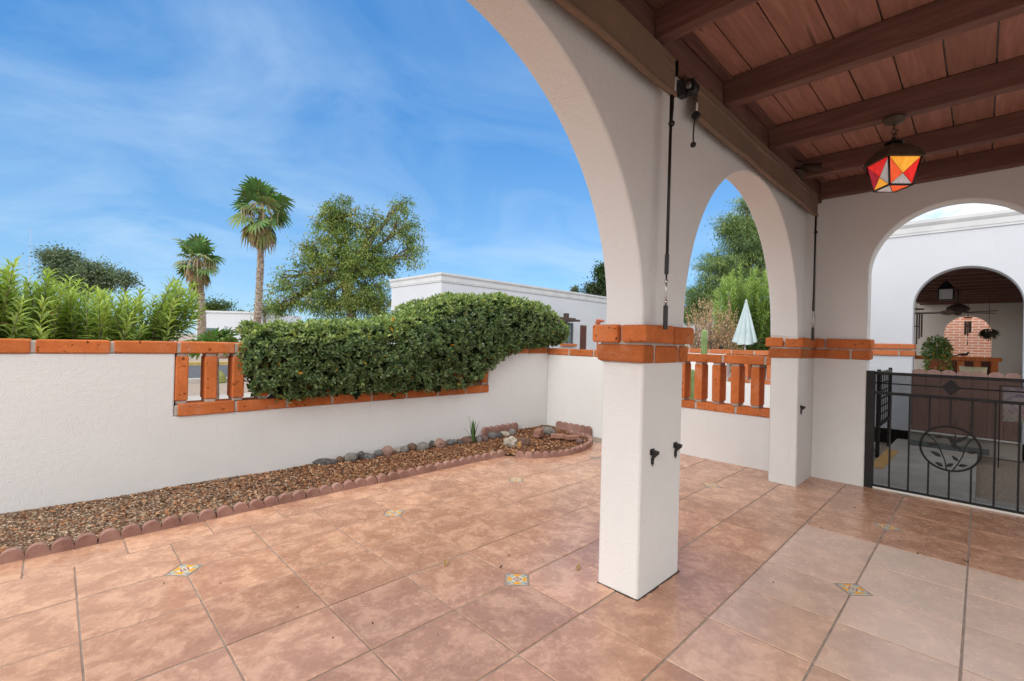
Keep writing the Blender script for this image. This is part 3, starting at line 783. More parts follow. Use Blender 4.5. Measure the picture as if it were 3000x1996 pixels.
def bed_front(x):
    xs = [-5.2, 2.85, 2.93, 3.0, 3.22, 3.55, 3.95, 4.29, 4.49, 4.52, 4.72]; ys = [2.19, 2.19, 2.06, 1.98, 1.80, 1.725, 1.775, 1.93, 2.17, 2.5, 2.5]
    return np.interp(x, xs, ys)
def bed_z(x, y):
    u = (y-bed_front(x))/np.maximum(.1, 3.09-bed_front(x))
    return .018+.018*u+.009*np.sin(x*3.1+y*5)*np.sin(y*7-x*2)
gx = np.linspace(-5.2, 4.715, 160); v = []; f = []
for x in gx:
    yf = float(bed_front(x))
    for k in range(9):
        y = yf+(3.088-yf)*k/8; v.append((x, y, float(bed_z(x, y))))
for i in range(159):
    for k in range(8): a = i*9+k; f.append((a, a+9, a+10, a+1))
MSOIL = noisy('bed_soil', (.13, .080, .050), (.24, .165, .115), 25, .95, 50, 1., .02)
soil = raw_mesh('gravel_bed', v, f, MSOIL); struct(soil)
# loose gravel (left) and bark chips (right)
octa = np.array([(1, 0, 0), (0, 1, 0), (-1, 0, 0), (0, -1, 0), (.1, .1, 1), (-.1, 0, -1)], float)
of = np.array([(0, 1, 4), (1, 2, 4), (2, 3, 4), (3, 0, 4), (1, 0, 5), (2, 1, 5), (3, 2, 5), (0, 3, 5)])
ico = bmesh.new(); bmesh.ops.create_icosphere(ico, subdivisions=1, radius=1); icv = np.array([q.co[:] for q in ico.verts]); icf = np.array([[x.index for x in q.verts] for q in ico.faces]); ico.free()
def scatter(name, n, px, py, r, flat, cols, lift=.3, base=icv, bf=icf, elong=1., w=None, hfun=bed_z, parent=None):
    k = len(base)
    ax = rng.uniform(0, 2*PI, n); tl = rng.normal(0, .35, (n, 2))
    s = np.c_[r*elong*rng.uniform(.8, 1.25, n), r*rng.uniform(.75, 1.1, n), r*flat*rng.uniform(.7, 1.2, n)]
    V = base[None]*s[:, None, :]*(1+rng.uniform(-.22, .22, (n, k, 1)))
    c, s_ = np.cos(tl[:, 0])[:, None], np.sin(tl[:, 0])[:, None]
    V = np.stack([V[..., 0], V[..., 1]*c-V[..., 2]*s_, V[..., 1]*s_+V[..., 2]*c], -1)
    c, s_ = np.cos(tl[:, 1])[:, None], np.sin(tl[:, 1])[:, None]
    V = np.stack([V[..., 0]*c+V[..., 2]*s_, V[..., 1], -V[..., 0]*s_+V[..., 2]*c], -1)
    c, s_ = np.cos(ax)[:, None], np.sin(ax)[:, None]
    V = np.stack([V[..., 0]*c-V[..., 1]*s_, V[..., 0]*s_+V[..., 1]*c, V[..., 2]], -1)
    V += np.stack([px, py, hfun(px, py)+r*flat*lift], -1)[:, None, :]
    Fc = (bf[None]+(np.arange(n)*k)[:, None, None]).reshape(-1, 3)
    return stuff(raw_mesh(name, V.reshape(-1, 3).tolist(), Fc.tolist(), MPEB, parent, np.repeat(pick(cols, n, w), k, 0)))
def bed_points(n, x0, x1, dens):
    X = rng.uniform(x0, x1, n*3); ok = rng.random(n*3) < dens(X); X = X[ok][:n]
    u = rng.random(len(X)); yf = bed_front(X)+.005; return X, yf+(3.075-yf)*u
px, py = bed_points(19000, -2.4, 3.0, lambda x: np.interp(x, [-2.4, .0, 1.2, 3.0], [1, 1, .35, .08]))
g1 = scatter('gravel', len(px), px, py, rng.uniform(.0045, .0100, len(px)), .65, [(.29, .19, .12), (.20, .125, .078), (.38, .27, .18), (.14, .092, .064), (.47, .37, .27), (.23, .13, .075), (.10, .068, .048)], .35)
px, py = bed_points(18000, -1.5, 4.6, lambda x: np.interp(x, [-1.5, 0, 1.2, 4.6], [.04, .35, 1, 1]))
g2 = scatter('bark_chips', len(px), px, py, rng.uniform(.008, .015, len(px)), .22, [(.26, .105, .045), (.17, .066, .030), (.35, .16, .072), (.11, .045, .024), (.44, .26, .145), (.07, .032, .020)], 1.2, octa, of, 1.9)

# stones along the wall, one by one
STN = {'grey': ((.135, .122, .108), (.225, .208, .19)), 'dark grey': ((.060, .055, .052), (.115, .105, .10)), 'pink': ((.22, .125, .10), (.31, .195, .155)), 'brown': ((.115, .062, .045), (.175, .105, .078)),
       'pale': ((.30, .255, .20), (.46, .40, .33)), 'ochre': ((.34, .17, .05), (.46, .26, .10)), 'slate': ((.095, .093, .092), (.165, .16, .157)), 'purple': ((.125, .078, .072), (.185, .125, .115))}
SM = {k: noisy('rock_'+k.replace(' ', '_'), a, b, 26, .85, 90, .6, .008) for k, (a, b) in STN.items()}
def stone(px, py, wpx, hpx, kind, label, jit=.05, ang=None, sub=3):
    g = gz(px, py+hpx*.45, .055); y = min(g[1], 3.0); x = g[0]
    dep = float(np.dot(np.array((x, y, .05))-CAM, _f)); wr = 1.04*wpx*dep/F_PX/2; hr = 1.08*hpx*dep/F_PX/2
    m = MB(); sd = random.random()*10
    bm = bmesh.new(); bmesh.ops.create_icosphere(bm, subdivisions=sub, radius=1)
    from mathutils import noise as nz
    vv = []
    for q in bm.verts:
        c = q.co; k = 1+jit*3*nz.noise(c*1.3+Vector((sd, 0, 0)))+jit*nz.noise(c*3.5+Vector((0, sd, 0)))*1.2
        vv.append((c.x*wr*k, c.y*min(wr*.8, .075)*k, c.z*hr*k))
    ff = [tuple(t.index for t in q.verts) for q in bm.faces]; bm.free()
    a = ang if ang is not None else random.uniform(-.3, .3)
    R_ = Matrix.Rotation(-.75+random.uniform(-.2, .2), 3, 'Z') @ Matrix.Rotation(a, 3, 'Y')
    z0 = float(bed_z(np.array(x), np.array(y)))
    m.add([R_ @ Vector(q)+Vector((x, y, z0+hr*.62)) for q in vv], ff)
    o = m.build('stone', SM[kind], None, smooth=jit < .1)
    return tag(o, label, 'stone', 'stones lining the wall side of the bed')
for a in [
    (952, 1346, 62, 17, 'dark grey', 'flat dark slab lying first in the row of stones, left end', .10, 0.),
    (995, 1340, 24, 20, 'brown', 'small brown cobble right of the flat dark slab', .04),
    (1026, 1333, 40, 27, 'grey', 'large round speckled grey cobble near the left end of the stone row', .035),
    (1056, 1327, 27, 26, 'dark grey', 'dark upright shard leaning beside the speckled grey cobble', .10, .6),
    (1079, 1329, 40, 17, 'slate', 'low flat slate-grey stone in front of the dark shard', .07),
    (1105, 1317, 27, 20, 'slate', 'smooth blue-grey stone left of the round pink cobble', .04),
    (1135, 1312, 36, 30, 'pink', 'large round pink-brown cobble in the stone row', .035),
    (1159, 1308, 20, 19, 'pale', 'small pale lumpy stone right of the round pink cobble', .08),
    (1183, 1309, 30, 19, 'grey', 'oval light grey cobble left of the rough brown stone', .04),
    (1208, 1302, 28, 21, 'brown', 'rough brown stone between two grey cobbles', .06),
    (1239, 1301, 38, 24, 'grey', 'big dull grey cobble right of the rough brown stone', .05),
    (1266, 1295, 20, 21, 'dark grey', 'narrow dark grey stone left of the jagged pink rock', .05),
    (1289, 1293, 32, 28, 'pink', 'jagged pink and cream rock with a pointed top', .16),
    (1318, 1290, 27, 19, 'slate', 'speckled slate stone right of the jagged pink rock', .06),
    (1332, 1288, 15, 16, 'grey', 'little grey pebble stone right of the speckled slate stone', .05),
    (1348, 1288, 18, 13, 'dark grey', 'low dark stone left of the iris clump', .05),
    (1368, 1281, 34, 24, 'brown', 'rounded red-brown stone behind the iris clump', .05),
    (1402, 1279, 20, 21, 'grey', 'grey stone touching the right side of the iris clump', .05),
    (1418, 1277, 25, 18, 'purple', 'purplish stone two places right of the iris clump', .05),
    (1444, 1270, 30, 21, 'slate', 'bluish oval stone with mulch on it, mid right of the row', .06),
    (1463, 1269, 19, 20, 'dark grey', 'dark stone left of the long white stone', .06),
    (1480, 1266, 32, 16, 'pale', 'long smooth white stone in the stone row', .04),
    (1500, 1261, 24, 22, 'grey', 'round light grey stone against the upright corner block', .035),
    (1605, 1256, 48, 24, 'grey', 'wide grey boulder in the corner of the two walls', .05),
    (1698, 1285, 22, 14, 'purple', 'purplish stone beside the curved edging', .05)]: stone(*a)
def rock(px, py, wpx, hpx, kind, label, jit):
    o = stone(px, py, wpx, hpx, kind, label, jit, None, 3); o['group'] = 'rocks in the middle of the bed'; o.name = 'rock'; return o
rock(1498, 1287, 40, 30, 'pale', 'craggy cream rock lying in the bark mulch', .17)
rock(1532, 1287, 38, 25, 'brown', 'rusty brown rock behind the small ochre rock', .15)
rock(1522, 1294, 18, 15, 'ochre', 'small ochre rock in front of the rusty brown rock', .10)
# upright edging blocks and bricks in the corner
def upright(p0, p1, h, label):
    m = edging([tuple(p0), tuple(p1)], 0, math.dist(p0, p1), label, h)
    m.rotation_euler = (0, 0, 0); return m
q0, q1 = gz(1514, 1272, .04), gz(1586, 1262, .04)
upright((3.28, 3.03), (3.99, 3.045), .165, 'weathered edging block standing against the long wall near the corner')
upright((4.66, 2.83), (4.665, 2.17), .15, 'weathered edging block standing against the side wall')
MPAV = noisy('red_paver', (.26, .125, .09), (.36, .19, .14), 14, .9, 90, .5)
def brick(px, py, z, ang, label):
    g = gz(px, py, z); m = MB()
    m.box(g[0]-.095, g[0]+.095, g[1]-.047, g[1]+.047, z, z+.052, 0, .002, Matrix.Rotation(ang, 3, 'Z'))
    return tag(m.build('brick', MPAV, None, .006), label, 'brick', 'loose red bricks in the corner of the bed')
zb_ = .05
brick(1578, 1279, zb_, .35, 'red brick at the bottom of the pair under the corner boulder')
g = gz(1578, 1279, zb_); m = MB(); m.box(g[0]-.095, g[0]+.095, g[1]-.047, g[1]+.047, zb_+.053, zb_+.105, 0, .002, Matrix.Rotation(.5, 3, 'Z'))
tag(m.build('brick', MPAV, None, .006), 'red brick lying on top of another brick under the corner boulder', 'brick', 'loose red bricks in the corner of the bed')
brick(1634, 1283, zb_, -.9, 'red brick lying between the stacked pair and the tilted paver')
brick(1676, 1287, zb_, -.35, 'red brick nearest the curved edging, beside the purplish stone')

# iris clump
ir = gz(1386, 1293, .05)
iris = thing('iris_plant', 'clump of upright green sword leaves growing in the gravel bed', 'plant', ir)
v, f, tn = [], [], []
for k in range(17):
    a = random.uniform(0, 2*PI); h = random.uniform(.18, .30) if k > 4 else random.uniform(.27, .35); lean = random.uniform(.02, .30)*(1.4 if k > 11 else .6)
    b = Vector((ir[0]+.018*math.cos(a), ir[1]+.018*math.sin(a), .04)); d_ = Vector((math.cos(a), math.sin(a), 0)); s_ = Vector((-d_.y, d_.x, 0)) if k % 2 else d_.cross(Vector((.3, .4, 1))).normalized()
    o = len(v); c = random.choice([(.055, .13, .035), (.08, .17, .05), (.045, .10, .032)])
    for i in range(7):
        t = i/6; p = b+Vector((0, 0, h*t*(1-.12*lean*t)))+d_*(lean*h*t*t*1.6); wd = .012*(1-t**2.2)+.0006
        v += [p-s_*wd, p+d_*.002, p+s_*wd]; tn += [c]*3
    for i in range(6):
        for q in (0, 1): f.append((o+i*3+q, o+i*3+q+1, o+i*3+q+4, o+i*3+q+3))
raw_mesh('blades', v, f, MLEAF, iris, np.array(tn), True)

# fallen dry leaves on the tiles
for (fx, fy, ln, ang, lab) in ((1305, 1663, .075, .9, 'curled pale dry leaf on the tiles left of the middle painted inset'), (1690, 1675, .07, .4, 'flat tan dry leaf on the tiles beside the near pillar'),
                           (1463, 1667, .035, .2, 'tiny dark leaf scrap beside the middle painted inset'), (2412, 1551, .03, 1.2, 'dark brown leaf scrap on a grout line near the gate')):
    g = gz(fx, fy); d_ = np.array([(math.cos(ang), math.sin(ang), .12)])
    c = (.42, .27, .12) if ln > .05 else (.07, .04, .03)
    o = leaves('fallen_leaf', [g+np.array((0, 0, .004))], d_, [(0, 0, 1)], ln, ln*.38, np.array([c]), MFAR, None, .28, -.12)
    tag(o, lab, 'leaf', 'dry leaves on the patio')

# ================================================================== HEDGE OVER THE WALL
def noise3(P, s, seed=0):
    from mathutils import noise as nz
    return np.array([nz.noise(Vector(q)*s+Vector((seed, seed*.7, 0))) for q in P])
hx = [.16, .22, .3, .7, 1.3, 1.9, 2.25, 2.5, 2.9, 3.4, 4.06, 4.55, 4.85, 5.05]
ht = [1.36, 1.42, 1.46, 1.48, 1.51, 1.59, 1.70, 1.84, 1.97, 2.04, 2.02, 1.95, 1.80, 1.52]
lx = [.16, .19, .26, .36, .7, 1.2, 2.0, 3.0, 3.2, 3.35, 3.6, 4.03, 4.8, 5.05]
lb = [1.36, 1.12, .96, .80, .74, .77, .745, .745, .82, .95, 1.12, 1.27, 1.34, 1.42]
def hedge_surface(n, inset=0.):
    X = rng.uniform(.17, 5.05, n); zt_, zb_ = np.interp(X, hx, ht), np.interp(X, lx, lb)
    u = rng.random(n)
    H = zt_-zb_; rr = .16
    front = H-rr+.02; Wt = .85; tot = front+.25+Wt; s = u*tot
    Y = np.zeros(n); Z = np.zeros(n); ny = np.zeros(n); nzz = np.zeros(n)
    k = s < front; Y[k] = 2.955; Z[k] = (zb_+s)[k]; ny[k] = -1; nzz[k] = .15
    k = (s >= front) & (s < front+.25); a = (s-front)/.25*PI/2; Y[k] = (2.955+rr*(1-np.cos(a)))[k]; Z[k] = (zt_-rr+rr*np.sin(a))[k]; ny[k] = -np.cos(a)[k]; nzz[k] = np.sin(a)[k]
    k = s >= front+.25; Y[k] = (2.955+rr+(s-front-.25))[k]; Z[k] = zt_[k]; nzz[k] = 1
    # bulge in the middle, tuck in at the bottom and the left end
    v_ = np.clip((Z-zb_)/np.maximum(H, .05), 0, 1)
    Y -= .07*np.sin(PI*np.clip(v_, 0, 1))*(Y < 3.2); Y += .05*(1-v_)**3
    Y += .18*np.exp(-(X-.17)/.10)*(Y < 3.3)
    nx = -np.exp(-(X-.17)/.12)*.9+np.exp(-(5.05-X)/.15)
    X = X+np.clip(Y-2.955, 0, 1)*.34*np.exp(-np.maximum(X-.17, 0)/.8)-np.clip(Y-2.955, 0, 1)*.25*np.exp(-np.maximum(5.05-X, 0)/.5)
    P = np.c_[X, Y, Z]; Nn = norm(np.c_[nx, ny, nzz])
    bmp = .085*noise3(P, 4.2)+.075*noise3(P, 9.5, 3)
    return P+Nn*(bmp-inset)[:, None], Nn, (s >= front).astype(float)
hedge = thing('hedge', 'clipped dense dark green hedge bulging over the brick balusters of the low wall', 'hedge', (2.6, 3.4, 0))
def whorl(P, Nn, top, per, ln0, cols, wts, coltop, wtop, openness=(.35, 1.1), w=.36):
    n = len(P); up = np.array([[0, 0, 1.]])
    ax = norm(Nn*.8+up*.35+rng.normal(0, .45, (n, 3)))
    a1 = norm(np.cross(ax, rdir(n))); a2 = np.cross(ax, a1)
    ps, ds, ns, ls, cs = [], [], [], [], []
    for k in range(per):
        th = 2*PI*k/per+rng.uniform(-.4, .4, n); op = rng.uniform(*openness, n)[:, None]
        rad = a1*np.cos(th)[:, None]+a2*np.sin(th)[:, None]
        d_ = norm(ax*np.cos(op)+rad*np.sin(op)); ps.append(P+rng.normal(0, .006, (n, 3))-ax*.012); ds.append(d_); ns.append(norm(ax*np.sin(op)-rad*np.cos(op)*.9+rng.normal(0, .25, (n, 3))))
        ls.append(ln0*rng.uniform(.55, 1.4, n))
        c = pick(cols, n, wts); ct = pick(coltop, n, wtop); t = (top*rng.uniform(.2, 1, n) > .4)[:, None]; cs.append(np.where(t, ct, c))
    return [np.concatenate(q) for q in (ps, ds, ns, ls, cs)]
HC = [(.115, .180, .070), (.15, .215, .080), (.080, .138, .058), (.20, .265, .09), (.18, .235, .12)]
HT = [(.34, .42, .13), (.25, .33, .11), (.43, .49, .18), (.19, .26, .09)]  # paler top leaves: new growth, plus light from above put into the colour
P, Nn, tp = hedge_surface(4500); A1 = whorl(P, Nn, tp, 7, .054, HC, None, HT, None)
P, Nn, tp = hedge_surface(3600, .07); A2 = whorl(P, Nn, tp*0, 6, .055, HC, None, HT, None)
ps, ds, ns, ls, cs = [np.concatenate(q) for q in zip(A1, A2)]
odd = rng.random(len(ps)); cs[odd < .0035] = (.70, .30, .025); cs[(odd > .0035) & (odd < .0075)] = (.34, .20, .11); cs[(odd > .0075) & (odd < .010)] = (.55, .42, .06)
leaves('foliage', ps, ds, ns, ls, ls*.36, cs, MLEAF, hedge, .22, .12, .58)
# inner twigs, dense and brown
m = MB()
for k in range(70):
    x = random.uniform(.5, 4.6); z1 = float(np.interp(x, hx, ht))-.12; zb2 = float(np.interp(x, lx, lb))
    m.tube([(x+random.uniform(-.1, .1), 3.55, -.1), (x, 3.48, .6), (x+random.uniform(-.15, .15), 3.42, 1.1), (x+random.uniform(-.3, .3), random.uniform(3.15, 3.6), z1)], [.016, .013, .009, .004], 6)
for k in range(240):
    x = random.uniform(.5, 4.7); z1 = float(np.interp(x, hx, ht)); zb2 = float(np.interp(x, lx, lb)); z = random.uniform(zb2+.05, z1-.08)
    a = Vector((x, 3.4, max(z-.15, 1.0) if x > 0 else z)); b = Vector((x+random.uniform(-.2, .2), random.uniform(2.95, 3.05), z))
    m.tube([a, a.lerp(b, .5)+Vector((0, 0, .04)), b], [.007, .005, .002], 5)
m.build('twigs', MBARK, hedge)
# inner leaves, coloured dark to put shade into the gaps
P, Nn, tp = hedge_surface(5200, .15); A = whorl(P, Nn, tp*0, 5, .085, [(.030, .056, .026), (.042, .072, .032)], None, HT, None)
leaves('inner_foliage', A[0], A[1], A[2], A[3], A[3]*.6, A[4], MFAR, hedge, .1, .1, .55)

# ================================================================== OLEANDER AT THE LEFT
def oleander(name, label, stems, col_lo, col_hi, ln=.125, base_r=.10, per=3, step=.028, seed=1, group=None, bare=.35):
    """stems: list of (base, tip); long lance leaves in whorls of three"""
    root = thing(name, label, 'shrub', stems[0][0], group)
    ps, ds, ns, ls, cs = [], [], [], [], []; m = MB()
    for (a, b) in stems:
        a, b = Vector(a), Vector(b); mid = a.lerp(b, .5)+Vector((random.uniform(-.06, .06), random.uniform(-.06, .06), .05))
        def pt(t): return a*(1-t)**2+mid*2*t*(1-t)+b*t*t
        m.tube([pt(t) for t in (0, .35, .7, 1)], [.008, .007, .005, .002], 5)
        Lg = (b-a).length; k = int(Lg*(1-bare)/step); th0 = random.uniform(0, 2*PI)
        for i in range(k):
            t = bare+(1-bare)*(i+1)/k; p = pt(t); ax = (pt(min(1, t+.02))-pt(t-.02)).normalized()
            u = ax.orthogonal().normalized(); w_ = ax.cross(u); th0 += .9+random.uniform(-.3, .3)
            for j in range(per):
                if random.random() > .45+.6*t: continue
                th = th0+2*PI*j/per+random.uniform(-.25, .25); op = (1.15-.55*t**4)*random.uniform(.7, 1.35)
                rad = u*math.cos(th)+w_*math.sin(th); d_ = ax*math.cos(op)+rad*math.sin(op)
                ps.append(p); ds.append(d_); ns.append(ax*math.sin(op)-rad*math.cos(op)); ls.append(ln*random.uniform(.7, 1.2)*(1-.35*t**6))
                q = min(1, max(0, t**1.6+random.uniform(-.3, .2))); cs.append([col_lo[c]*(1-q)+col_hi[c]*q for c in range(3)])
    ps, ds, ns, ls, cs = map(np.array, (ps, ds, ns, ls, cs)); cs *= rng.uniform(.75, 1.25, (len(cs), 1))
    odd = rng.random(len(ps)); cs[odd < .006] = (.50, .30, .16)
    leaves('foliage', ps, ds, ns, ls, ls*.19, cs, MLEAF, root, .18, .22, .45)
    m.build('stems', MBARK, root); return root
st = []
for k in range(560):
    bx_, by_ = random.uniform(-3.0, -.38), random.uniform(3.65, 4.7)
    tz = 1.79+.08*math.sin(bx_*3)+random.uniform(-.5, .06)-.12*max(0, bx_+.5)
    st.append(((bx_, by_, -.1+.35), (bx_+random.uniform(-.28, .28), by_+random.uniform(-.35, .25), tz)))
for k in range(26):
    st.append(((random.uniform(-.6, -.45), random.uniform(3.8, 4.2), .8), (random.uniform(-.25, .10), random.uniform(3.8, 4.3), random.uniform(1.5, 1.93))))
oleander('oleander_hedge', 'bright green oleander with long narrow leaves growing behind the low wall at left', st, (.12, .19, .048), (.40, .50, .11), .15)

# ================================================================== TREES
def blob_points(lobes, n, seed=0):
    """points spread through lobes given as (centre, radii, weight), thinned into clumps"""
    W = np.array([l[2] for l in lobes], float); W /= W.sum(); idx = rng.choice(len(lobes), n, p=W)
    Cc = np.array([l[0] for l in lobes]); Rr = np.array([l[1] for l in lobes])
    d = rdir(n); r = rng.random(n)**.45
    return Cc[idx]+d*Rr[idx]*r[:, None], d, r, idx
def tree(name, label, trunk, lobes, n_clump, per, clump_r, ln, wd, cols, wts=None, droop=.2, group=None, cat='tree', twig=True, m_=None, bark=None, trunk_r=.16, jit=.2, up=.2, flat=.75):
    root = thing(name, label, cat, trunk[0], group)
    Cp, d, r, idx = blob_points(lobes, n_clump)
    ps, ds, ns = [], [], []
    cr = clump_r*rng.uniform(.6, 1.3, n_clump)
    P = np.repeat(Cp, per, 0)+rng.normal(0, 1, (n_clump*per, 3))*np.repeat(cr, per)[:, None]*np.array([1, 1, flat])
    D = norm(rdir(len(P))+np.repeat(d, per, 0)*.5+np.array([0, 0, up-droop*2]))
    Nn = norm(rdir(len(P))*.7+np.array([0, 0, 1.]))
    ctint = pick(cols, n_clump, wts, jit); c = np.repeat(ctint, per, 0)*(1+rng.uniform(-.22, .22, (len(P), 1)))
    l = ln*rng.uniform(.6, 1.25, len(P))
    leaves('crown', P, D, Nn, l, l*wd, c, m_ or MFAR, root, .12, .1, .5)
    m = MB(); k = len(trunk); m.tube(trunk, [trunk_r*(1-.55*i/max(1, k-1)) for i in range(k)], 9)
    top = [Vector(q) for q in trunk]
    for li, lb_ in enumerate(lobes):
        c0 = Vector(lb_[0]); s = top[-1] if li % 2 else top[-1].lerp(top[max(0, k-2)], .4)
        mid = s.lerp(c0, .5)+Vector((random.uniform(-.15, .15), random.uniform(-.15, .15), .12))
        m.tube([s, mid, c0], [trunk_r*.42, trunk_r*.28, trunk_r*.12], 7)
        if twig:
            for q in Cp[idx == li][:14]:
                q = Vector(q); a = mid.lerp(c0, random.uniform(.1, 1)); b = a.lerp(q, .55)+Vector((0, 0, .1*(q-a).length))
                m.tube([a, b, q], [trunk_r*.13, trunk_r*.08, trunk_r*.025], 5)
    m.build('trunk', bark or MBARK, root, smooth=True); return root
def lobe(px, py, rx, ry, dep, w_=1., depth_k=.85, off=0.):
    c = at(px, py, dep+off); k = dep/F_PX
    R_ = np.array([rx*k, rx*k*depth_k, ry*k])
    return (tuple(c), tuple(R_), w_)
# the big loose tree before the white house
Dp = 19.
tr0 = at(1036, 990, Dp); tr0[2] = -.1
trunk = [tuple(tr0), tuple(at(1030, 925, Dp)), tuple(at(1015, 860, Dp)), tuple(at(1020, 800, Dp))]
lob = [lobe(996, 745, 92, 105, Dp, 2.2), lobe(1011, 632, 58, 52, Dp, .75), lobe(962, 650, 42, 55, Dp, .45), lobe(1100, 668, 55, 55, Dp, .7), lobe(1072, 800, 82, 95, Dp, 1.7, off=-.4),
       lobe(1192, 660, 50, 68, Dp, .55), lobe(1210, 735, 36, 62, Dp, .36), lobe(858, 868, 70, 50, Dp, .7), lobe(920, 800, 60, 75, Dp, .8), lobe(905, 735, 32, 40, Dp, .25),
       lobe(1120, 760, 50, 60, Dp, .6), lobe(830, 905, 40, 25, Dp, .25), lobe(950, 890, 80, 40, Dp, .6), lobe(1090, 890, 62, 50, Dp, 1.1), lobe(1000, 885, 90, 55, Dp, .9), lobe(826, 815, 14, 30, Dp, .06), lobe(1176, 595, 26, 22, Dp, .1)]
tree('olive_tree', 'big loose yellowish green tree with a dark trunk in front of the white house', trunk, lob, 1150, 44, .145, .12, .37,
     [(.23, .30, .085), (.165, .235, .068), (.31, .33, .10), (.11, .17, .05), (.38, .34, .13)], [.32, .28, .18, .16, .06], .35, trunk_r=.24)
# palms
def frond(ps, c0, d, ln, col, droop, fs, seed):
    """fan leaf: petiole and pleated blades; appended to the lists v, f, t"""
    v, f, t = ps
    d = d.normalized(); up = Vector((0, 0, 1)); side = d.cross(up)
    side = side.normalized() if side.length > .05 else Vector((1, 0, 0)); side = (side*math.cos(random.uniform(-.8, .8))+side.cross(d)*math.sin(random.uniform(-.8, .8))).normalized(); side = (side-d*side.dot(d)).normalized(); nrm = side.cross(d).normalized()
    pet = ln*.50; tip = c0+d*pet+Vector((0, 0, -droop*pet*.35)); d2 = (d+Vector((0, 0, -droop))).normalized(); side = (side-d2*side.dot(d2)).normalized(); nrm = side.cross(d2).normalized()
    o = len(v); w_ = .022
    v += [c0-side*w_, c0+side*w_, tip+side*w_*.6, tip-side*w_*.6]; t += [(.20, .20, .07)]*4; f.append((o, o+1, o+2, o+3))
    nb_ = 15; R = ln*.60
    for k in range(nb_):
        a = (k/(nb_-1)-.5)*math.radians(215); rr = R*(1-.28*abs(a)/2)*random.uniform(.88, 1.08)
        e = d2*math.cos(a)+side*math.sin(a); s2 = (side*math.cos(a)-d2*math.sin(a))
        hw = R*.085; o = len(v); fold = nrm*(.035 if k % 2 else -.02)*R
        p1 = tip+e*rr*.55+fold*.6+nrm*.10*R*math.cos(a); p2 = tip+e*rr*.92+Vector((0, 0, -fs*R*random.uniform(.15, .40)))
        v += [tip, p1+s2*hw, p1-s2*hw, p2+s2*hw*.25, p2-s2*hw*.25]; cc = tuple(q*random.uniform(.8, 1.2) for q in col); t += [cc]*5
        f += [(o, o+2, o+1), (o+1, o+2, o+4, o+3)]
        if random.random() < .5:
            o2 = len(v); p3 = p2+Vector((random.uniform(-.05, .05), random.uniform(-.05, .05), -fs*R*random.uniform(.2, .45)))
            v += [p2+s2*hw*.25, p2-s2*hw*.25, p3]; t += [tuple(.5*q+.5*z for q, z in zip(cc, (.40, .32, .20)))]*3; f.append((o2, o2+1, o2+2))
def palm(label, base, crown, top_r, trunk_r, n, ln, dead, group):
    root = thing('fan_palm', label, 'palm', base, group)
    base, crown = Vector(base), Vector(crown); m = MB(); k = 15
    pts = [base.lerp(crown, i/k)+Vector((.10*math.sin(i*.25), .06*math.sin(i*.33), 0)) for i in range(k+1)]
    m.tube(pts, [trunk_r*(1.15-.35*i/k) for i in range(k+1)], 12)
    for i in range(520):   # old leaf bases on the lower trunk
        tt_ = random.random()*.66; p = base.lerp(crown, tt_)+Vector((.10*math.sin(tt_*k*.25), .06*math.sin(tt_*k*.33), 0)); a = random.uniform(0, 2*PI)
        rr = trunk_r*(1.15-.35*tt_); q = p+Vector((math.cos(a), math.sin(a), 0))*rr*.9; e = q+Vector((math.cos(a)*.06, math.sin(a)*.09, .13)); s_ = Vector((-math.sin(a), math.cos(a), 0))*.055
        m.add([q-s_, q+s_, e+s_*.5, e-s_*.5, q-s_*.7-Vector((0, 0, .05)), q+s_*.7-Vector((0, 0, .05))], [(0, 1, 2, 3), (4, 5, 1, 0)], 1)
    m.build('trunk', [MPALMT, noisy('palm_boot', (.42, .36, .30), (.60, .54, .47), 20, .9, 40, .4)], root, recalc=False)
    live, ded = ([], [], []), ([], [], [])
    cen = pts[-1]
    for i in range(n):
        e = math.radians(86-138*(i/n)**.95+random.uniform(-16, 16)); a = i*2.399+random.uniform(-.5, .5)
        d = Vector((math.cos(a)*math.cos(e), math.sin(a)*math.cos(e), math.sin(e)))
        c = random.choice([(.15, .24, .08), (.10, .18, .06), (.21, .30, .11), (.27, .30, .14)])
        frond(live, cen+Vector((0, 0, random.uniform(-.2, .3))), d, ln*random.uniform(.75, 1.12)*(1-.10*math.cos(e)), c, .08+.25*(i/n), .35, i)
    for i in range(dead):
        e = math.radians(random.uniform(-85, -35)); a = i*2.399
        d = Vector((math.cos(a)*math.cos(e), math.sin(a)*math.cos(e), math.sin(e)))
        frond(ded, cen+Vector((0, 0, random.uniform(-.55, .0))), d, ln*random.uniform(.55, .8), random.choice([(.36, .25, .14), (.30, .20, .12), (.22, .22, .08)]), .9, 1.4, i)
    for i in range(70):    # hanging dry flower strings
        a = random.uniform(0, 2*PI); r0 = random.uniform(.5, 1.0)*ln*.7; p = cen+Vector((math.cos(a)*r0*.5, math.sin(a)*r0*.5, random.uniform(.1, .5))); q = cen+Vector((math.cos(a)*r0, math.sin(a)*r0, random.uniform(-.5, .0))); z = q+Vector((random.uniform(-.1, .1), random.uniform(-.1, .1), -random.uniform(.3, .9)))
        v, f, t = ded; o = len(v); s_ = Vector((-math.sin(a), math.cos(a), 0))*.022
        v += [p-s_, p+s_, q-s_, q+s_, z-s_*.5, z+s_*.5]; t += [(.45, .35, .24)]*6; f += [(o, o+1, o+3, o+2), (o+2, o+3, o+5, o+4)]
    raw_mesh('crown', *live[:2], MFAR, root, np.array(live[2])); raw_mesh('dry_fronds', *ded[:2], MFAR, root, np.array(ded[2]))
    return root
DP = 29.
b0 = at(748, 960, DP); b0[2] = -.1
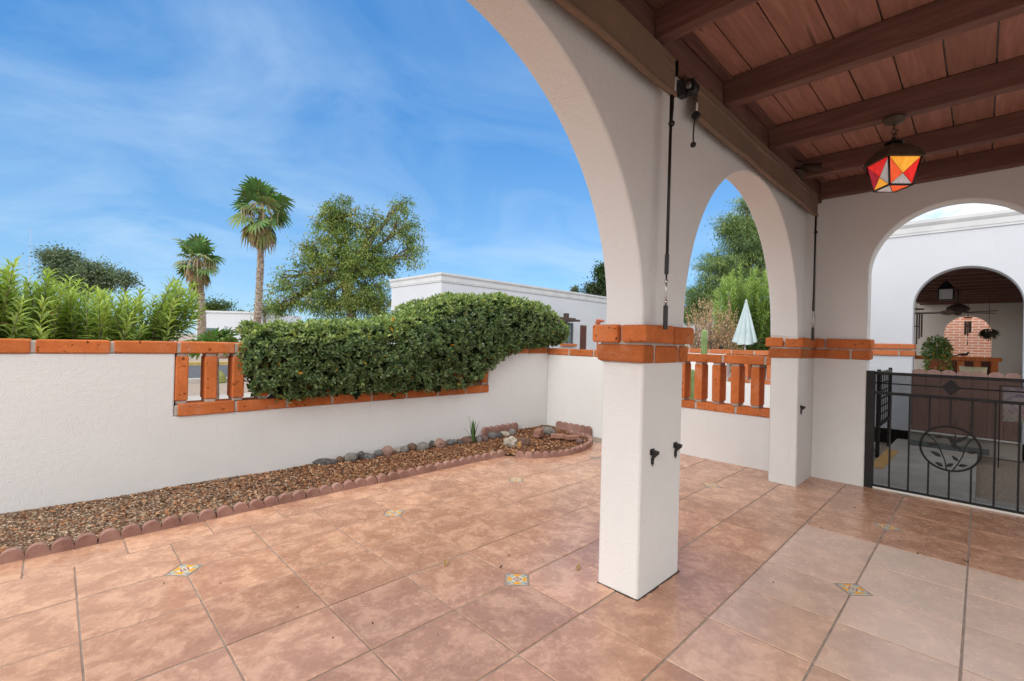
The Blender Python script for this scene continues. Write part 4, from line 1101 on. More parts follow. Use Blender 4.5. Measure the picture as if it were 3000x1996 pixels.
palm('tall fan palm with a shaggy patterned trunk and a high crown', b0, at(767, 618, DP), 0, .20, 30, 2.0, 18, 'fan palms beyond the wall')
b1 = at(592, 960, 31.); b1[2] = -.1
palm('shorter fan palm with a low crown left of the tall palm, half behind the oleander', b1, at(582, 768, 31.), 0, .23, 30, 1.80, 12, 'fan palms beyond the wall')
# little fan palm peeping over the coping
lp = ([], [], []); c0 = at(630, 1050, 9.0); pr = thing('young_palm', 'small young fan palm showing just above the coping left of the hedge', 'palm', (c0[0], c0[1], -.1))
for i in range(16):
    a = i*2.399; e = math.radians(random.uniform(35, 80)); d = Vector((math.cos(a)*math.cos(e), math.sin(a)*math.cos(e), math.sin(e)))
    frond(lp, Vector(c0), d, random.uniform(.55, .80), random.choice([(.10, .17, .04), (.14, .21, .05)]), .15, .5, i)
raw_mesh('crown', *lp[:2], MFAR, pr, np.array(lp[2]))
MB().tube([(c0[0], c0[1], -.1), tuple(c0)], [.10, .07], 9).build('trunk', MPALMT, pr)
# far trees
GRN = [(.14, .18, .11), (.18, .22, .14), (.105, .14, .09)]
def simple_tree(name, label, lobs, dep, px, n=160, per=26, cr=.35, ln=.22, cols=GRN, group='trees far beyond the wall', **kw):
    t0 = at(px, 1000, dep); t0[2] = -.1; c = Vector(lobs[0][0])
    return tree(name, label, [tuple(t0), tuple(Vector(t0).lerp(c, .6)), tuple(c)], lobs, n, per, cr, ln, .45, cols, None, .1, group, **kw)
D4 = 46.
simple_tree('broad_tree', 'dark grey-green round-topped tree far behind the oleander', [lobe(190, 785, 52, 46, D4, 1.2), lobe(270, 810, 55, 46, D4, 1.2), lobe(168, 752, 30, 20, D4, .35), lobe(310, 818, 26, 32, D4, .35), lobe(228, 830, 70, 40, D4, .9)], D4, 230, 620, 30, .42, .28)
simple_tree('broad_tree', 'small grey-green treetop right of the dark round-topped tree', [lobe(368, 818, 26, 18, D4, 1.)], D4, 368, 60, 24, .4, .28)
D5 = 62.
simple_tree('broad_tree', 'low green treetop above the distant white house', [lobe(632, 902, 44, 18, D5, 1.), lobe(605, 908, 26, 12, D5, .4)], D5, 632, 130, 26, .5, .35, [(.09, .135, .035), (.07, .11, .035)])
simple_tree('round_bush', 'tiny round bush on the skyline right of the distant white house', [lobe(706, 918, 9, 5, D5, 1.)], D5, 706, 30, 16, .2, .25)
simple_tree('broad_tree', 'sparse grey-green treetop just right of the tall palm trunk', [lobe(776, 905, 24, 18, 44, 1.)], 44., 776, 60, 18, .4, .22, [(.12, .15, .07), (.16, .17, .09)])
D6 = 38.
simple_tree('poplar_tree', 'upright green tree rising over the white house roof next to the front arch', [lobe(1772, 810, 20, 30, D6, 1.), lobe(1762, 795, 12, 14, D6, .3), lobe(1775, 845, 18, 25, D6, .6)], D6, 1772, 120, 24, .3, .26, [(.06, .11, .03), (.045, .085, .028)])
simple_tree('broad_tree', 'round grey-green treetop over the white house roof, left of the upright tree', [lobe(1740, 853, 25, 17, D6, 1.)], D6, 1740, 90, 26, .3, .24, [(.075, .105, .05), (.055, .08, .04)])
simple_tree('broad_tree', 'tiny treetop alone on the white house roofline', [lobe(1684, 849, 8, 8, D6, 1.)], D6, 1684, 24, 16, .15, .2)

# mesquite, oleander, dry bush, cactus and parasol seen under the small arch
D7 = 17.
tm = at(2190, 1010, D7); tm[2] = -.1
tree('mesquite_tree', 'large feathery dark green tree filling the small arch', [tuple(tm), tuple(at(2185, 940, D7)), tuple(at(2170, 850, D7))],
     [lobe(2200, 700, 85, 70, D7, 1.3), lobe(2115, 790, 75, 60, D7, 1.), lobe(2225, 790, 85, 80, D7, 1.1), lobe(2065, 870, 65, 42, D7, .8), lobe(2190, 605, 40, 24, D7, .14), lobe(2150, 660, 50, 35, D7, .35), lobe(2030, 915, 50, 30, D7, .45), lobe(2260, 640, 60, 60, D7, .5)],
     1300, 46, .20, .14, .17, [(.17, .25, .105), (.12, .19, .09), (.24, .31, .105), (.30, .36, .12)], [.38, .30, .22, .10], .3, trunk_r=.2, flat=.28)
D8 = 14.6
st = []
for k in range(230):
    a = at(2195+random.uniform(-35, 45), 1060, D8+random.uniform(-.5, .5)); a[2] = .0
    px_ = random.uniform(2085, 2290); tp_ = 775+50*((px_-2185)/75)**2*(.55 if px_ > 2185 else 1.)
    b = at(px_, random.uniform(tp_, tp_+150), D8+random.uniform(-.7, .7)); st.append((tuple(a), tuple(b)))
oleander('oleander_shrub', 'light green oleander shrub behind the closed parasol under the small arch', st, (.11, .18, .05), (.34, .46, .13), .22, seed=3, step=.05, bare=.30)
D9 = 11.7
root = thing('dry_bush', 'dried orange-brown bush left of the closed parasol', 'bush', at(2090, 1030, D9))
m = MB(); ps, ds, ns, ls, cs = [], [], [], [], []
for k in range(240):
    px_ = random.uniform(2008, 2175); tp_ = np.interp(px_, [2008, 2020, 2040, 2075, 2100, 2120, 2138, 2145, 2160, 2175], [905, 890, 868, 866, 885, 915, 858, 880, 900, 935])
    a = Vector(at(2085+random.uniform(-15, 15), 1075, D9+random.uniform(-.2, .2))); a.z = -.05
    b = Vector(at(px_, random.uniform(tp_, min(1030, tp_+120)), D9+random.uniform(-.45, .45))); mid = a.lerp(b, .55)+Vector((0, 0, -.12))
    m.tube([a, mid, b], [.008, .005, .0015], 4)
    for i in range(46):
        t = .35+.65*random.random(); p = a*(1-t)**2+mid*2*t*(1-t)+b*t*t; ps.append(p+Vector([random.gauss(0, .035*(1.2-t)) for _ in range(3)]))
        d_ = (b-mid).normalized(); ds.append(d_+Vector([random.gauss(0, .6) for _ in range(3)])); ns.append(Vector([random.gauss(0, 1) for _ in range(3)])); ls.append(random.uniform(.035, .06))
        q = random.random(); cs.append((.58, .37, .24) if q < .45 else (.46, .26, .15) if q < .75 else (.70, .52, .38) if q < .93 else (.22, .26, .10))
leaves('foliage', np.array(ps), np.array(ds), np.array(ns), np.array(ls), np.array(ls)*.4, np.array(cs)*rng.uniform(.8, 1.2, (len(cs), 1)), MFAR, root)
m.build('stems', MBARK, root)
MCAC = noisy('cactus_skin', (.17, .27, .09), (.27, .38, .15), 8, .6, 60, .3)
def cactus(px, pytop, X, r, label):
    p = onX(px, pytop, X); t = tag_root = thing('column_cactus', label, 'cactus', (p[0], p[1], -.1), 'column cacti behind the baluster wall')
    m = MB(); n = 8*6; ring = []
    zs = list(np.linspace(-.12, p[2]-r*1.2, 14))+[p[2]-r*.6, p[2]-r*.25, p[2]-r*.06, p[2]]
    rs = [1]*14+[.86, .62, .35, .05]
    v = []
    for z, k in zip(zs, rs):
        for j in range(n):
            a = 2*PI*j/n; rr = r*k*(1+.16*math.cos(8*a)); v.append((p[0]+rr*math.cos(a), p[1]+rr*math.sin(a), z))
    f = [(i*n+j, i*n+(j+1) % n, (i+1)*n+(j+1) % n, (i+1)*n+j) for i in range(len(zs)-1) for j in range(n)]
    m.add(v, f); m.build('column', MCAC, t, smooth=True)
    sp = MB()
    for i in range(26):
        for j in range(8):
            a = 2*PI*j/8; z = .4+(p[2]-.46)*i/25; q = Vector((p[0]+r*1.16*math.cos(a), p[1]+r*1.16*math.sin(a), z))
            for s_ in (-1, 0, 1): e = q+Vector((math.cos(a+s_*.6)*.02, math.sin(a+s_*.6)*.02, .006)); sp.add([q+Vector((0, 0, .0015)), q-Vector((0, 0, .0015)), e], [(0, 1, 2)])
    stuff(sp.build('spines', plain('spine', (.6, .55, .42), .7), t, recalc=False))
cactus(2064, 966, 6.2, .042, 'green column cactus rising above the brick coping under the small arch')
cactus(2028, 1082, 6.4, .042, 'dark column cactus seen only between the balusters')
cactus(2006, 1010, 6.3, .030, 'small pale cactus tip beside the brick band of the near pillar')
# closed parasol
pb = onX(2183, 1010, 10.6); ptop = onX(2188, 884, 10.6); par = thing('closed_parasol', 'pale blue-green garden parasol folded shut on a white pole', 'parasol', (pb[0], pb[1], 0))
MPAR = noisy('parasol_cloth', (.40, .50, .52), (.48, .58, .60), 5, .85, 160, .2)
m = MB(); n = 64; v = []; k = 16; cx, cy = pb[0], pb[1]; z1 = ptop[2]; z0 = pb[2]+.03
for i in range(k+1):
    t = i/k; z = z1-(z1-z0)*t
    for j in range(n):
        a = 2*PI*j/n; fo = .5+.5*math.cos(8*a+.8*t); r = .026+(.245*t**1.05)*(.62+.38*fo)*(1+.10*math.sin(3*a+1))
        v.append((cx+r*math.cos(a+.25*t*math.sin(8*a)), cy+r*math.sin(a+.25*t*math.sin(8*a)), z-.05*t*fo*math.sin(a*2+1)))
m.add(v, [(i*n+j, i*n+(j+1) % n, (i+1)*n+(j+1) % n, (i+1)*n+j) for i in range(k) for j in range(n)]); m.build('canopy', MPAR, par, smooth=True, recalc=False)
m = MB(); m.lathe((cx, cy, z1-.01), [(.032, 0), (.034, .02), (.02, .035), (.012, .06), (.004, .065)], 16); m.build('finial', MPAR, par, smooth=True)
m = MB(); m.tube([(cx, cy, 0), (cx, cy, z1)], .021, 12); m.build('pole', MWHP, par)
m = MB(); m.lathe((cx, cy, -.1), [(.24, 0), (.24, .09), (.05, .12), (.03, .30)], 24); m.build('base', MCONC, par, smooth=True, auto=.7)

# neighbour's patio wall
X3 = 9.6
w3 = thing('neighbour_patio_wall', 'farther white patio wall with orange brick coping behind the column cactus', 'wall', (X3+.1, 1.5, 0))
MB().prism([(-.2, -.13), (3.3, -.13), (3.3, 1.225), (2.10, 1.225), (2.10, .62), (0, .62), (0, 1.225), (-.2, 1.225)], 'x', X3, X3+.2).build('stucco_wall', MST, w3, .01)
m = MB(); caprow(m, 'y', -.2, 3.3, X3-.01, X3+.21, 1.226, 1.325, .475, .10); m.build('brick_coping', [MBR2, MMO], w3, .009)
m = MB(); caprow(m, 'y', .002, 2.098, X3-.012, X3+.208, .621, .71, .478, .15); m.build('brick_sill', [MBR2, MMO], w3, .009)
for k in range(9):
    y = .02+k*.232; m = MB(); m.box(X3+.01, X3+.19, y+.008, y+.092, .708, 1.226, 1); m.box(X3, X3+.2, y, y+.098, .74, 1.195, 0, .003); m.build('baluster', [MBR2, MMO], w3, .010)
m = MB(); m.box(X3-.02, X3+.28, 3.30, 3.62, -.13, 1.26, 1); m.build('end_pier', [MBR2, MST], w3, .012)
m = MB(); m.box(X3-.05, X3+.31, 3.27, 3.65, 1.261, 1.36, 0, .004); m.build('pier_cap', [MBR2, MST], w3, .012)
MB().box(X3+.2, 16.5, 3.31, 3.5, -.13, 1.22).build('side_wall', MST, w3)
# iron hanging-lamp stand
q = onX(2083, 1022, 10.3); sh = thing('shepherd_hook', 'black iron double hook with a small hanging lamp behind the farther wall', 'plant hook', (q[0], q[1], -.1))
def hk(sgn, r):
    pts = [(q[0], q[1], q[2]-.1)]; 
    for i in range(11):
        a = PI*i/10; pts.append((q[0], q[1]+sgn*(-r+r*math.cos(a)) , q[2]+.10+r*math.sin(a)*.9))
    pts.append((q[0], q[1]-sgn*2*r-sgn*.03, q[2]+.085)); return pts
m = MB(); m.tube([(q[0], q[1], -.1), (q[0], q[1], q[2]+.1)], .009, 8); m.tube(hk(1, .10), .007, 8); m.tube(hk(-1, .055), .007, 8); m.build('stand', MBLK, sh, smooth=True)
g = hk(1, .10)[-1]
m = MB(); m.lathe((g[0], g[1], g[2]-.13), [(.045, 0), (.05, .01), (.042, .02), (.042, .085), (.055, .09), (.02, .115), (.005, .13)], 16); m.build('hanging_lamp', MBLK, sh, smooth=True, auto=.6)

# ================================================================== HOUSES
YH, XH = 8.64, 6.55; ZH = 3.24
wh = thing('white_house', 'long flat-roofed white house behind the hedge with a moulded cornice, window and brown door', 'house', (14, 12, 0))
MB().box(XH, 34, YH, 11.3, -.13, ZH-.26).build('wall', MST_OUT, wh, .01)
def cornice(x0, x1, y0, y1, z1, h, d=.0):
    m = MB(); prof = [(.0, z1-h), (.018, z1-h), (.018, z1-h+.03), (.026, z1-h+.04), (.026, z1-.10), (.045, z1-.075), (.060, z1-.05), (.060, z1), (0, z1)]
    # mitred run round the box
    for i in range(len(prof)-1): pass
    rings = [[(x0-o, y0-o, z), (x1+o, y0-o, z), (x1+o, y1+o, z), (x0-o, y1+o, z)] for o, z in prof]
    v = [p for r in rings for p in r]; f = [(i*4+j, i*4+(j+1) % 4, (i+1)*4+(j+1) % 4, (i+1)*4+j) for i in range(len(prof)-1) for j in range(4)]
    k = len(prof)-1; f += [(k*4, k*4+1, k*4+2, k*4+3), (3, 2, 1, 0)]; m.add(v, f); return m
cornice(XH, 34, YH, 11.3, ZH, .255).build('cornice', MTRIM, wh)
def opening(px0, px1, pyt, pyb, parent, m_, name, depth=.05, frame=True, sill=False):
    a, b = onY(px0, pyt, YH), onY(px1, pyt, YH); z1 = a[2]; z0 = onY(px1, pyb, YH)[2]
    MB().box(a[0], b[0], YH-.012, YH+.06, z0, z1).build(name, m_, parent); return a[0], b[0], z0, z1
MDOOR = noisy('brown_door', (.075, .026, .016), (.12, .045, .028), 7, .5, 60, .3, stretch=(8, 8, 1))
MGL = plain('window_glass', (.06, .11, .12), .12)
x0, x1, z0, z1 = opening(1648, 1675, 949, 1006, wh, MGL, 'window')
wf = MB()
for (a, b, c, d) in ((x0-.05, x0+.02, z0-.02, z1+.05), (x1-.02, x1+.06, z0-.02, z1+.05), (x0, x1, z1-.02, z1+.05), (x0, x1, (z0+z1)/2-.02, (z0+z1)/2+.02), ((x0+x1)/2-.02, (x0+x1)/2+.02, z0, z1)): wf.box(a, b, YH-.03, YH-.014, c, d)
wf.build('window_frame', plain('frame_dark', (.06, .065, .08), .5), wh)
MB().box(x0-.1, x1+.22, YH-.10, YH-.001, z0-.11, z0-.02).build('window_sill', MBR2, wh, .01)
a, b = onY(1632, 930, YH), onY(1664, 942, YH)
m = MB(); m.box(a[0]-.3, b[0], YH-.55, YH-.001, b[2]-.02, b[2]+.05); m.box(a[0]-.3, b[0]-.12, YH-.45, YH-.002, b[2]+.055, b[2]+.10); m.box(a[0]+.1, a[0]+.24, YH-.35, YH-.2, b[2]+.1, b[2]+.26); m.build('window_hood', plain('hood_brown', (.06, .035, .028), .7), wh, .01)
x0, x1, z0, z1 = opening(1700, 1718, 953, 1050, wh, MDOOR, 'door')
m = MB()
for i in range(1, 4): m.box(x0+(x1-x0)*i/4-.012, x0+(x1-x0)*i/4+.012, YH-.02, YH-.0125, -.05, z1-.1)
m.build('door_batten', MDOOR, wh)
opening(2024, 2040, 975, 1060, wh, MDOOR, 'door')
# brick-red tube sculpture, a scope on a post, rising by the near pillar
q = onX(1752, 945, 7.8); MTER = plain('terracotta_paint', (.36, .085, .035), .6)
sc = thing('pipe_ornament', 'orange-red pipe ornament on a post in front of the white house', 'ornament', (q[0], q[1], 0))
k = 1/ (F_PX/float(np.dot(q-CAM, _f)))
m = MB(); m.tube([(q[0], q[1], -.1), (q[0], q[1], q[2]-8*k)], 2.6*k, 10); m.build('post', MTER, sc)
rt = Vector(_r)
m = MB(); c = Vector(q); m.tube([c-Vector((0, 0, 10*k)), c-Vector((0, 0, 4*k)), c-Vector((0, 0, 2*k)), c+Vector((0, 0, 2*k))], [4*k, 5*k, 8.5*k, 8.5*k], 14); m.tube([c-rt*5*k+Vector((0, 0, 6*k)), c+rt*18*k+Vector((0, 0, 4*k))], [4.2*k, 3.4*k], 12); m.build('pipe', MTER, sc, .004)

# far white house by the palms
dh = 44.; a = at(520, 913, dh); b = at(770, 923, dh)
fh = thing('distant_house', 'low white house far away behind the short palm', 'house', (a[0], a[1], 0))
u = Vector((b[0]-a[0], b[1]-a[1], 0)).normalized(); nrm_ = Vector((-u.y, u.x, 0))
if nrm_.dot(Vector((_f[0], _f[1], 0))) < 0: nrm_ = -nrm_
def slab(p, q_, z0, z1, th, off=0.):
    p, q_ = Vector((p[0], p[1], 0))-nrm_*off, Vector((q_[0], q_[1], 0))-nrm_*off
    return [p+Vector((0, 0, z0)), q_+Vector((0, 0, z0)), q_+nrm_*th+Vector((0, 0, z0)), p+nrm_*th+Vector((0, 0, z0)), p+Vector((0, 0, z1)), q_+Vector((0, 0, z1)), q_+nrm_*th+Vector((0, 0, z1)), p+nrm_*th+Vector((0, 0, z1))]
BF = [(0, 1, 2, 3), (7, 6, 5, 4), (0, 4, 5, 1), (1, 5, 6, 2), (2, 6, 7, 3), (3, 7, 4, 0)]
MB().add(slab(at(575, 913, dh), b, -.13, a[2], 8), BF).build('wall', MST_OUT, fh)
MB().add(slab(at(571, 913, dh), b, a[2]-.02, a[2]+.16, 8.2, .10), BF).build('parapet_trim', MTRIM, fh)
w0, w1 = at(600, 961, dh), at(637, 961, dh)
MB().add(slab(w0, w1, w0[2]-1.0, w0[2], .1, .04), BF).build('window', MGL, fh)
w0, w1 = at(658, 955, dh), at(664, 955, dh)
MB().add(slab(w0, w1, .2, w0[2], .1, .05), BF).build('door', plain('grey_paint', (.30, .33, .38), .6), fh)
# antenna mast
q = at(86, 810, 60.); m = MB(); m.tube([(q[0], q[1], -.1), (q[0], q[1], at(86, 668, 60.)[2])], [.05, .02], 6)
tag(m.build('antenna_mast', plain('mast_grey', (.42, .46, .52), .5)), 'thin grey antenna mast standing in the sky at far left', 'antenna')
# things seen through the balusters
q = gz(640, 1118, -.1); m = MB(); n = 20
v = []
for i in range(9):
    a_ = PI*.5*i/8
    for j in range(n*3):
        th = 2*PI*j/(n*3); rr = .20*math.cos(a_*.98)*(1+.05*math.cos(n*th)); v.append((q[0]+rr*math.cos(th), q[1]+rr*math.sin(th), -.12+.36*math.sin(a_)))
N3 = n*3
m.add(v, [(i*N3+j, i*N3+(j+1) % N3, (i+1)*N3+(j+1) % N3, (i+1)*N3+j) for i in range(8) for j in range(N3)])
tag(m.build('barrel_cactus', noisy('barrel_skin', (.20, .22, .06), (.30, .30, .10), 9, .7, 60, .4), None, smooth=True), 'round barrel cactus by the road seen between two balusters', 'cactus')
q = gz(648, 1050, .03); m = MB(); m.ball((q[0], q[1], .2), (.45, .4, .35), 3, 0, .05)
tag(m.build('boulder', SM['pink'], None, smooth=True), 'pale boulder across the road seen between two balusters', 'boulder')

# ================================================================== NEIGHBOUR'S PORCH
XN = 8.7
nh = thing('neighbour_house', 'white neighbouring house with a moulded cornice and an arched porch beyond the gate', 'house', (XN, -2, 0))
npz = [(-6.5, -.13), (-2.295, -.13), (-2.295, 2.09)]+[(y, z) for y, z in arc(-1.697, 2.09, .598, PI, 0, 36)][1:-1]+[(-1.10, 2.09), (-1.10, -.13), (-.33, -.13), (-.33, 3.25), (-6.5, 3.25)]
MB().prism(npz, 'x', XN, XN+.25).build('wall', MST_OUT, nh, .01, auto=math.radians(30))
cornice(XN, 19, -6.4, -.34, 3.46, .22).build('cornice', MTRIM, nh)
m = MB()
for (y0, y1) in ((-1.13, -.31), ):
    m.box(XN-.045, XN+.29, y0, (y0+y1)/2+.22, 1.42, 1.505, 0, .004); m.box(XN-.045, XN+.29, (y0+y1)/2+.24, y1, 1.42, 1.505, 0, .004)
    m.box(XN-.015, XN+.27, y0+.01, y1-.01, 1.31, 1.5, 1); m.box(XN-.03, XN+.28, y0+.005, y0+.18, 1.315, 1.40, 0, .004); m.box(XN-.03, XN+.28, y0+.20, y1, 1.315, 1.40, 0, .004)
m.build('brick_band', [MBR2, MMO], nh, .011)
XE = 16.8
ap = [(XN+.251, -.1), (9.45, -.1), (9.45, 1.6)]
o_ = []
for c in (10.7, 13.72): o_ += arc(c, 1.55, 1.24, PI, 0, 24) if c == 10.7 else [(c-1.24, 1.3), (c-1.24, 1.55)]+arc(c, 1.55, 1.24, PI, 0, 24)[1:-1]+[(c+1.24, 1.55), (c+1.24, -.1)]
poly = [(XN+.251, -.1), (9.46, -.1)]+arc(10.7, 1.55, 1.24, PI, 0, 24)+[(11.94, -.1), (12.48, -.1)]+arc(13.72, 1.55, 1.24, PI, 0, 24)+[(14.96, -.1), (15.5, -.1), (15.5, 3.2), (XN+.251, 3.2)]
MB().prism(poly, 'y', -.60, -.345).build('side_arcade', MST_OUT, nh, auto=math.radians(30))
MWARM = stucco('stucco_warm', (.72, .67, .60))
ea, eb = onX(2765, 1000, XE)[1], onX(2905, 1000, XE)[1]; ec = (ea+eb)/2; er = abs(ea-eb)/2; ez = onX(2835, 926, XE)[2]-er
MB().prism([(-3.3, -.1), (ec-er, -.1), (ec-er, ez)]+arc(ec, ez, er, PI, 0, 28)[1:-1]+[(ec+er, ez), (ec+er, -.1), (-.345, -.1), (-.345, 3.2), (-3.3, 3.2)], 'x', XE, XE+.2).build('end_wall', MWARM, nh, auto=math.radians(30))
MB().box(XN+.251, 9.4, -3.5, -3.05, -.1, 3.2).build('inner_wall', MST_OUT, nh)
MB().box(XE+.05, XE+.15, ec-er+.001, ec+er-.001, -.1, 1.20).build('end_parapet', MDOOR, nh)  # low wall under the arch, dark brown to paint shade between the balusters
MB().box(16.0, XE, -3.5, -3.05, -.1, 3.2).build('inner_wall', MST_OUT, nh)
MB().box(9.401, 15.999, -3.5, -3.05, 2.3, 3.2).build('inner_lintel', MST_OUT, nh)  # side left open below, out of view, to light the interior
MB().box(XN+.251, XE, -3.3, -.602, 2.875, 2.95).build('ceiling', MDECK, nh)
for k in range(13):
    x = XN+.45+k*.62
    if x < XE-.1: MB().box(x, x+.085, -3.05, -.602, 2.72, 2.874).build('beam', MBEAM, nh, .004)
MB().box(XN+.0, XE, -3.05, -.345, -.13, .125).build('porch_floor', MCONC, nh, .006)
def redbrick():
    m, nt, b = mat('red_brickwork'); br = N(nt, 'ShaderNodeTexBrick'); v = objco(nt)
    s = N(nt, 'ShaderNodeSeparateXYZ'); L(nt, v, s.inputs[0]); c = N(nt, 'ShaderNodeCombineXYZ'); L(nt, s.outputs[1], c.inputs[0]); L(nt, s.outputs[2], c.inputs[1])
    L(nt, c.outputs[0], br.inputs['Vector']); br.inputs['Scale'].default_value = 1; br.inputs['Brick Width'].default_value = .30; br.inputs['Row Height'].default_value = .088; br.inputs['Mortar Size'].default_value = .011
    br.inputs['Color1'].default_value = (.66, .26, .15, 1); br.inputs['Color2'].default_value = (.74, .33, .21, 1); br.inputs['Mortar'].default_value = (.84, .74, .66, 1)
    L(nt, br.outputs[0], b.inputs['Base Color']); b.inputs['Roughness'].default_value = .85; bump(nt, b, br.outputs[1], -.4, .01); return m
bw = MB(); bw.box(20.6, 20.9, -6, 1.0, -.13, 3.0); tag(bw.build('brick_wall', redbrick()), 'orange brick wall with white joints seen through the far end arch of the porch', 'wall')
# balustrade at the far end of that porch
XB = 15.4; y0, y1 = onX(2936, 1060, XB)[1], -.62; zt_ = onX(2800, 1045, XB)[2]
bl = thing('porch_balustrade', 'orange-brown brick balustrade across the far end of the neighbouring porch', 'balustrade', (XB, -1.8, .125))
MB().box(XB-.02, XB+.2, y0, y1, zt_-.10, zt_).build('rail', MBR, bl, .01)
MB().box(XB-.02, XB+.2, y0, y1, .126, .55).build('base_wall', MBR, bl, .01)
k = 0
while y0+.06+k*.30 < y1-.1: MB().box(XB, XB+.17, y0+.06+k*.30, y0+.19+k*.30, .551, zt_-.101).build('baluster', MBR, bl, .01); k += 1
# brown panel gate of seven scalloped boards
MPAN = noisy('brown_panel', (.18, .105, .09), (.23, .14, .12), 4, .6, 60, .2, stretch=(6, 6, .6))
pg = thing('panel_gate', 'solid brown board gate with scalloped tops closing the neighbouring arch', 'gate', (XN+.06, -1.7, .13))
for k in range(7):
    ya_ = -2.29+k*.1695; c = ya_+.0845; tp_ = [(ya_+.002, .145)]+[(ya_+.167, .145)]+[(c+.0825*math.cos(PI*i/10), 1.06+.055*math.sin(PI*i/10)) for i in range(11)]
    MB().prism(tp_, 'x', XN+.05, XN+.085).build('board', MPAN, pg, .003)
m = MB(); m.box(XN+.086, XN+.12, -2.28, -1.11, .25, .34); m.box(XN+.086, XN+.12, -2.28, -1.11, .88, .97); m.build('brace', MPAN, pg)
m = MB(); m.box(XN-.06, XN+.04, -2.29, -1.105, .126, .14); tag(m.build('sill_strip', MWHP, None), 'pale sill strip under the brown board gate', 'sill')
# trellis
tl = thing('garden_trellis', 'black square-lattice trellis panel standing beside the side path', 'trellis', (8., -.86, -.1))
yt = -.86; m = MB()
for x in (7.35, 8.5): m.box(x-.028, x+.028, yt-.022, yt+.022, -.13, 1.12)
m.build('post', MBLK, tl, .004)
m = MB(); m.box(7.378, 8.472, yt-.018, yt+.018, 1.03, 1.09); m.box(7.378, 8.472, yt-.018, yt+.018, .30, .34); m.build('rail', MBLK, tl, .003)
m = MB()
for i in range(1, 6): m.box(7.378+1.094*i/6-.010, 7.378+1.094*i/6+.010, yt-.008, yt+.001, .34, 1.03)
for i in range(1, 6): m.box(7.378, 8.472, yt+.0015, yt+.008, .34+.69*i/6-.010, .34+.69*i/6+.010)
m.build('lattice', MBLK, tl)
# mat and painted strip on the path
m = MB(); m.box(8.12, 8.60, -1.98, -1.12, -.0119, .0); tag(m.build('door_mat', noisy('mat_fibre', (.085, .10, .098), (.13, .145, .14), 30, .95, 150, .5)), 'dark grey door mat in front of the brown board gate', 'mat')
m = MB(); m.box(5.95, 7.42, -1.085, -.955, -.0119, -.006); o = m.build('painted_strip', noisy('ochre_paint', (.48, .27, .09), (.58, .36, .14), 6, .8, 90, .3)); struct(o)
# low rock heap under the trellis
for (x, y, r, kd, lab) in ((6.2, -.80, .10, 'brown', 'brown rock under the trellis, nearest the gate'), (6.75, -.78, .12, 'grey', 'grey rock under the trellis, second from the gate'), (7.55, -.78, .11, 'pale', 'pale rock under the trellis, farthest from the gate')):
    m = MB(); m.ball((x, y, -.06+r*.3), (r, r*.8, r*.65), 3, 0, .06); tag(m.build('rock', SM[kd], None, smooth=True), lab, 'rock', 'rocks under the trellis')
# fan
fc = onX(2806, 908, 12.6); fn = thing('ceiling_fan', 'dark ceiling fan with long blades under the neighbouring porch ceiling', 'fan', tuple(fc))
x, y, z = fc
m = MB(); m.tube([(x, y, z+.1), (x, y, 2.874)], .018, 10); m.lathe((x, y, 2.76), [(.09, .11), (.085, .04), (.03, 0)], 20); m.build('downrod', MBZ, fn, smooth=True, auto=.6)
m = MB(); m.lathe((x, y, z), [(.03, .13), (.11, .10), (.185, .045), (.19, 0), (.15, -.04), (.08, -.06), (.05, -.11), (.02, -.12)], 28); m.build('motor', MBZ, fn, smooth=True, auto=.8)
for k in range(5):
    a_ = 2*PI*k/5+.35; d_ = Vector((math.cos(a_), math.sin(a_), 0)); s_ = Vector((-d_.y, d_.x, .15)); p0 = Vector((x, y, z-.065)); m = MB()
    pl = [p0+d_*.12-s_*.02, p0+d_*.25-s_*.055, p0+d_*.66-s_*.072, p0+d_*.71, p0+d_*.66+s_*.072, p0+d_*.25+s_*.055, p0+d_*.12+s_*.02]
    m.add(pl+[q+Vector((0, 0, .009)) for q in pl], [(6, 5, 4, 3, 2, 1, 0), tuple(range(7, 14))]+[(i, (i+1) % 7, 7+(i+1) % 7, 7+i) for i in range(7)]); m.build('blade', MBZ, fn)
# neighbour's lantern
ln_ = onX(2772, 858, 10.6); x, y, z = ln_; nl = thing('porch_lantern', 'black square lantern with clear panes under the neighbouring porch ceiling', 'lantern', tuple(ln_))
m = MB(); m.tube([(x, y, z+.2), (x, y, 2.874)], .008, 8); m.add([(x-.12, y-.12, z+.06), (x+.12, y-.12, z+.06), (x+.12, y+.12, z+.06), (x-.12, y+.12, z+.06), (x-.03, y-.03, z+.2), (x+.03, y-.03, z+.2), (x+.03, y+.03, z+.2), (x-.03, y+.03, z+.2)], BF); m.build('roof', MBLK, nl)
m = MB()
for sx_ in (-.1, .1):
    for sy_ in (-.1, .1): m.box(x+sx_-.01, x+sx_+.01, y+sy_-.01, y+sy_+.01, z-.13, z+.06)
m.box(x-.11, x+.11, y-.11, y+.11, z-.145, z-.13); m.build('frame', MBLK, nl)
MB().box(x-.095, x+.095, y-.095, y+.095, z-.125, z+.055).build('pane', plain('frosted_pane', (.55, .55, .53), .2), nl)
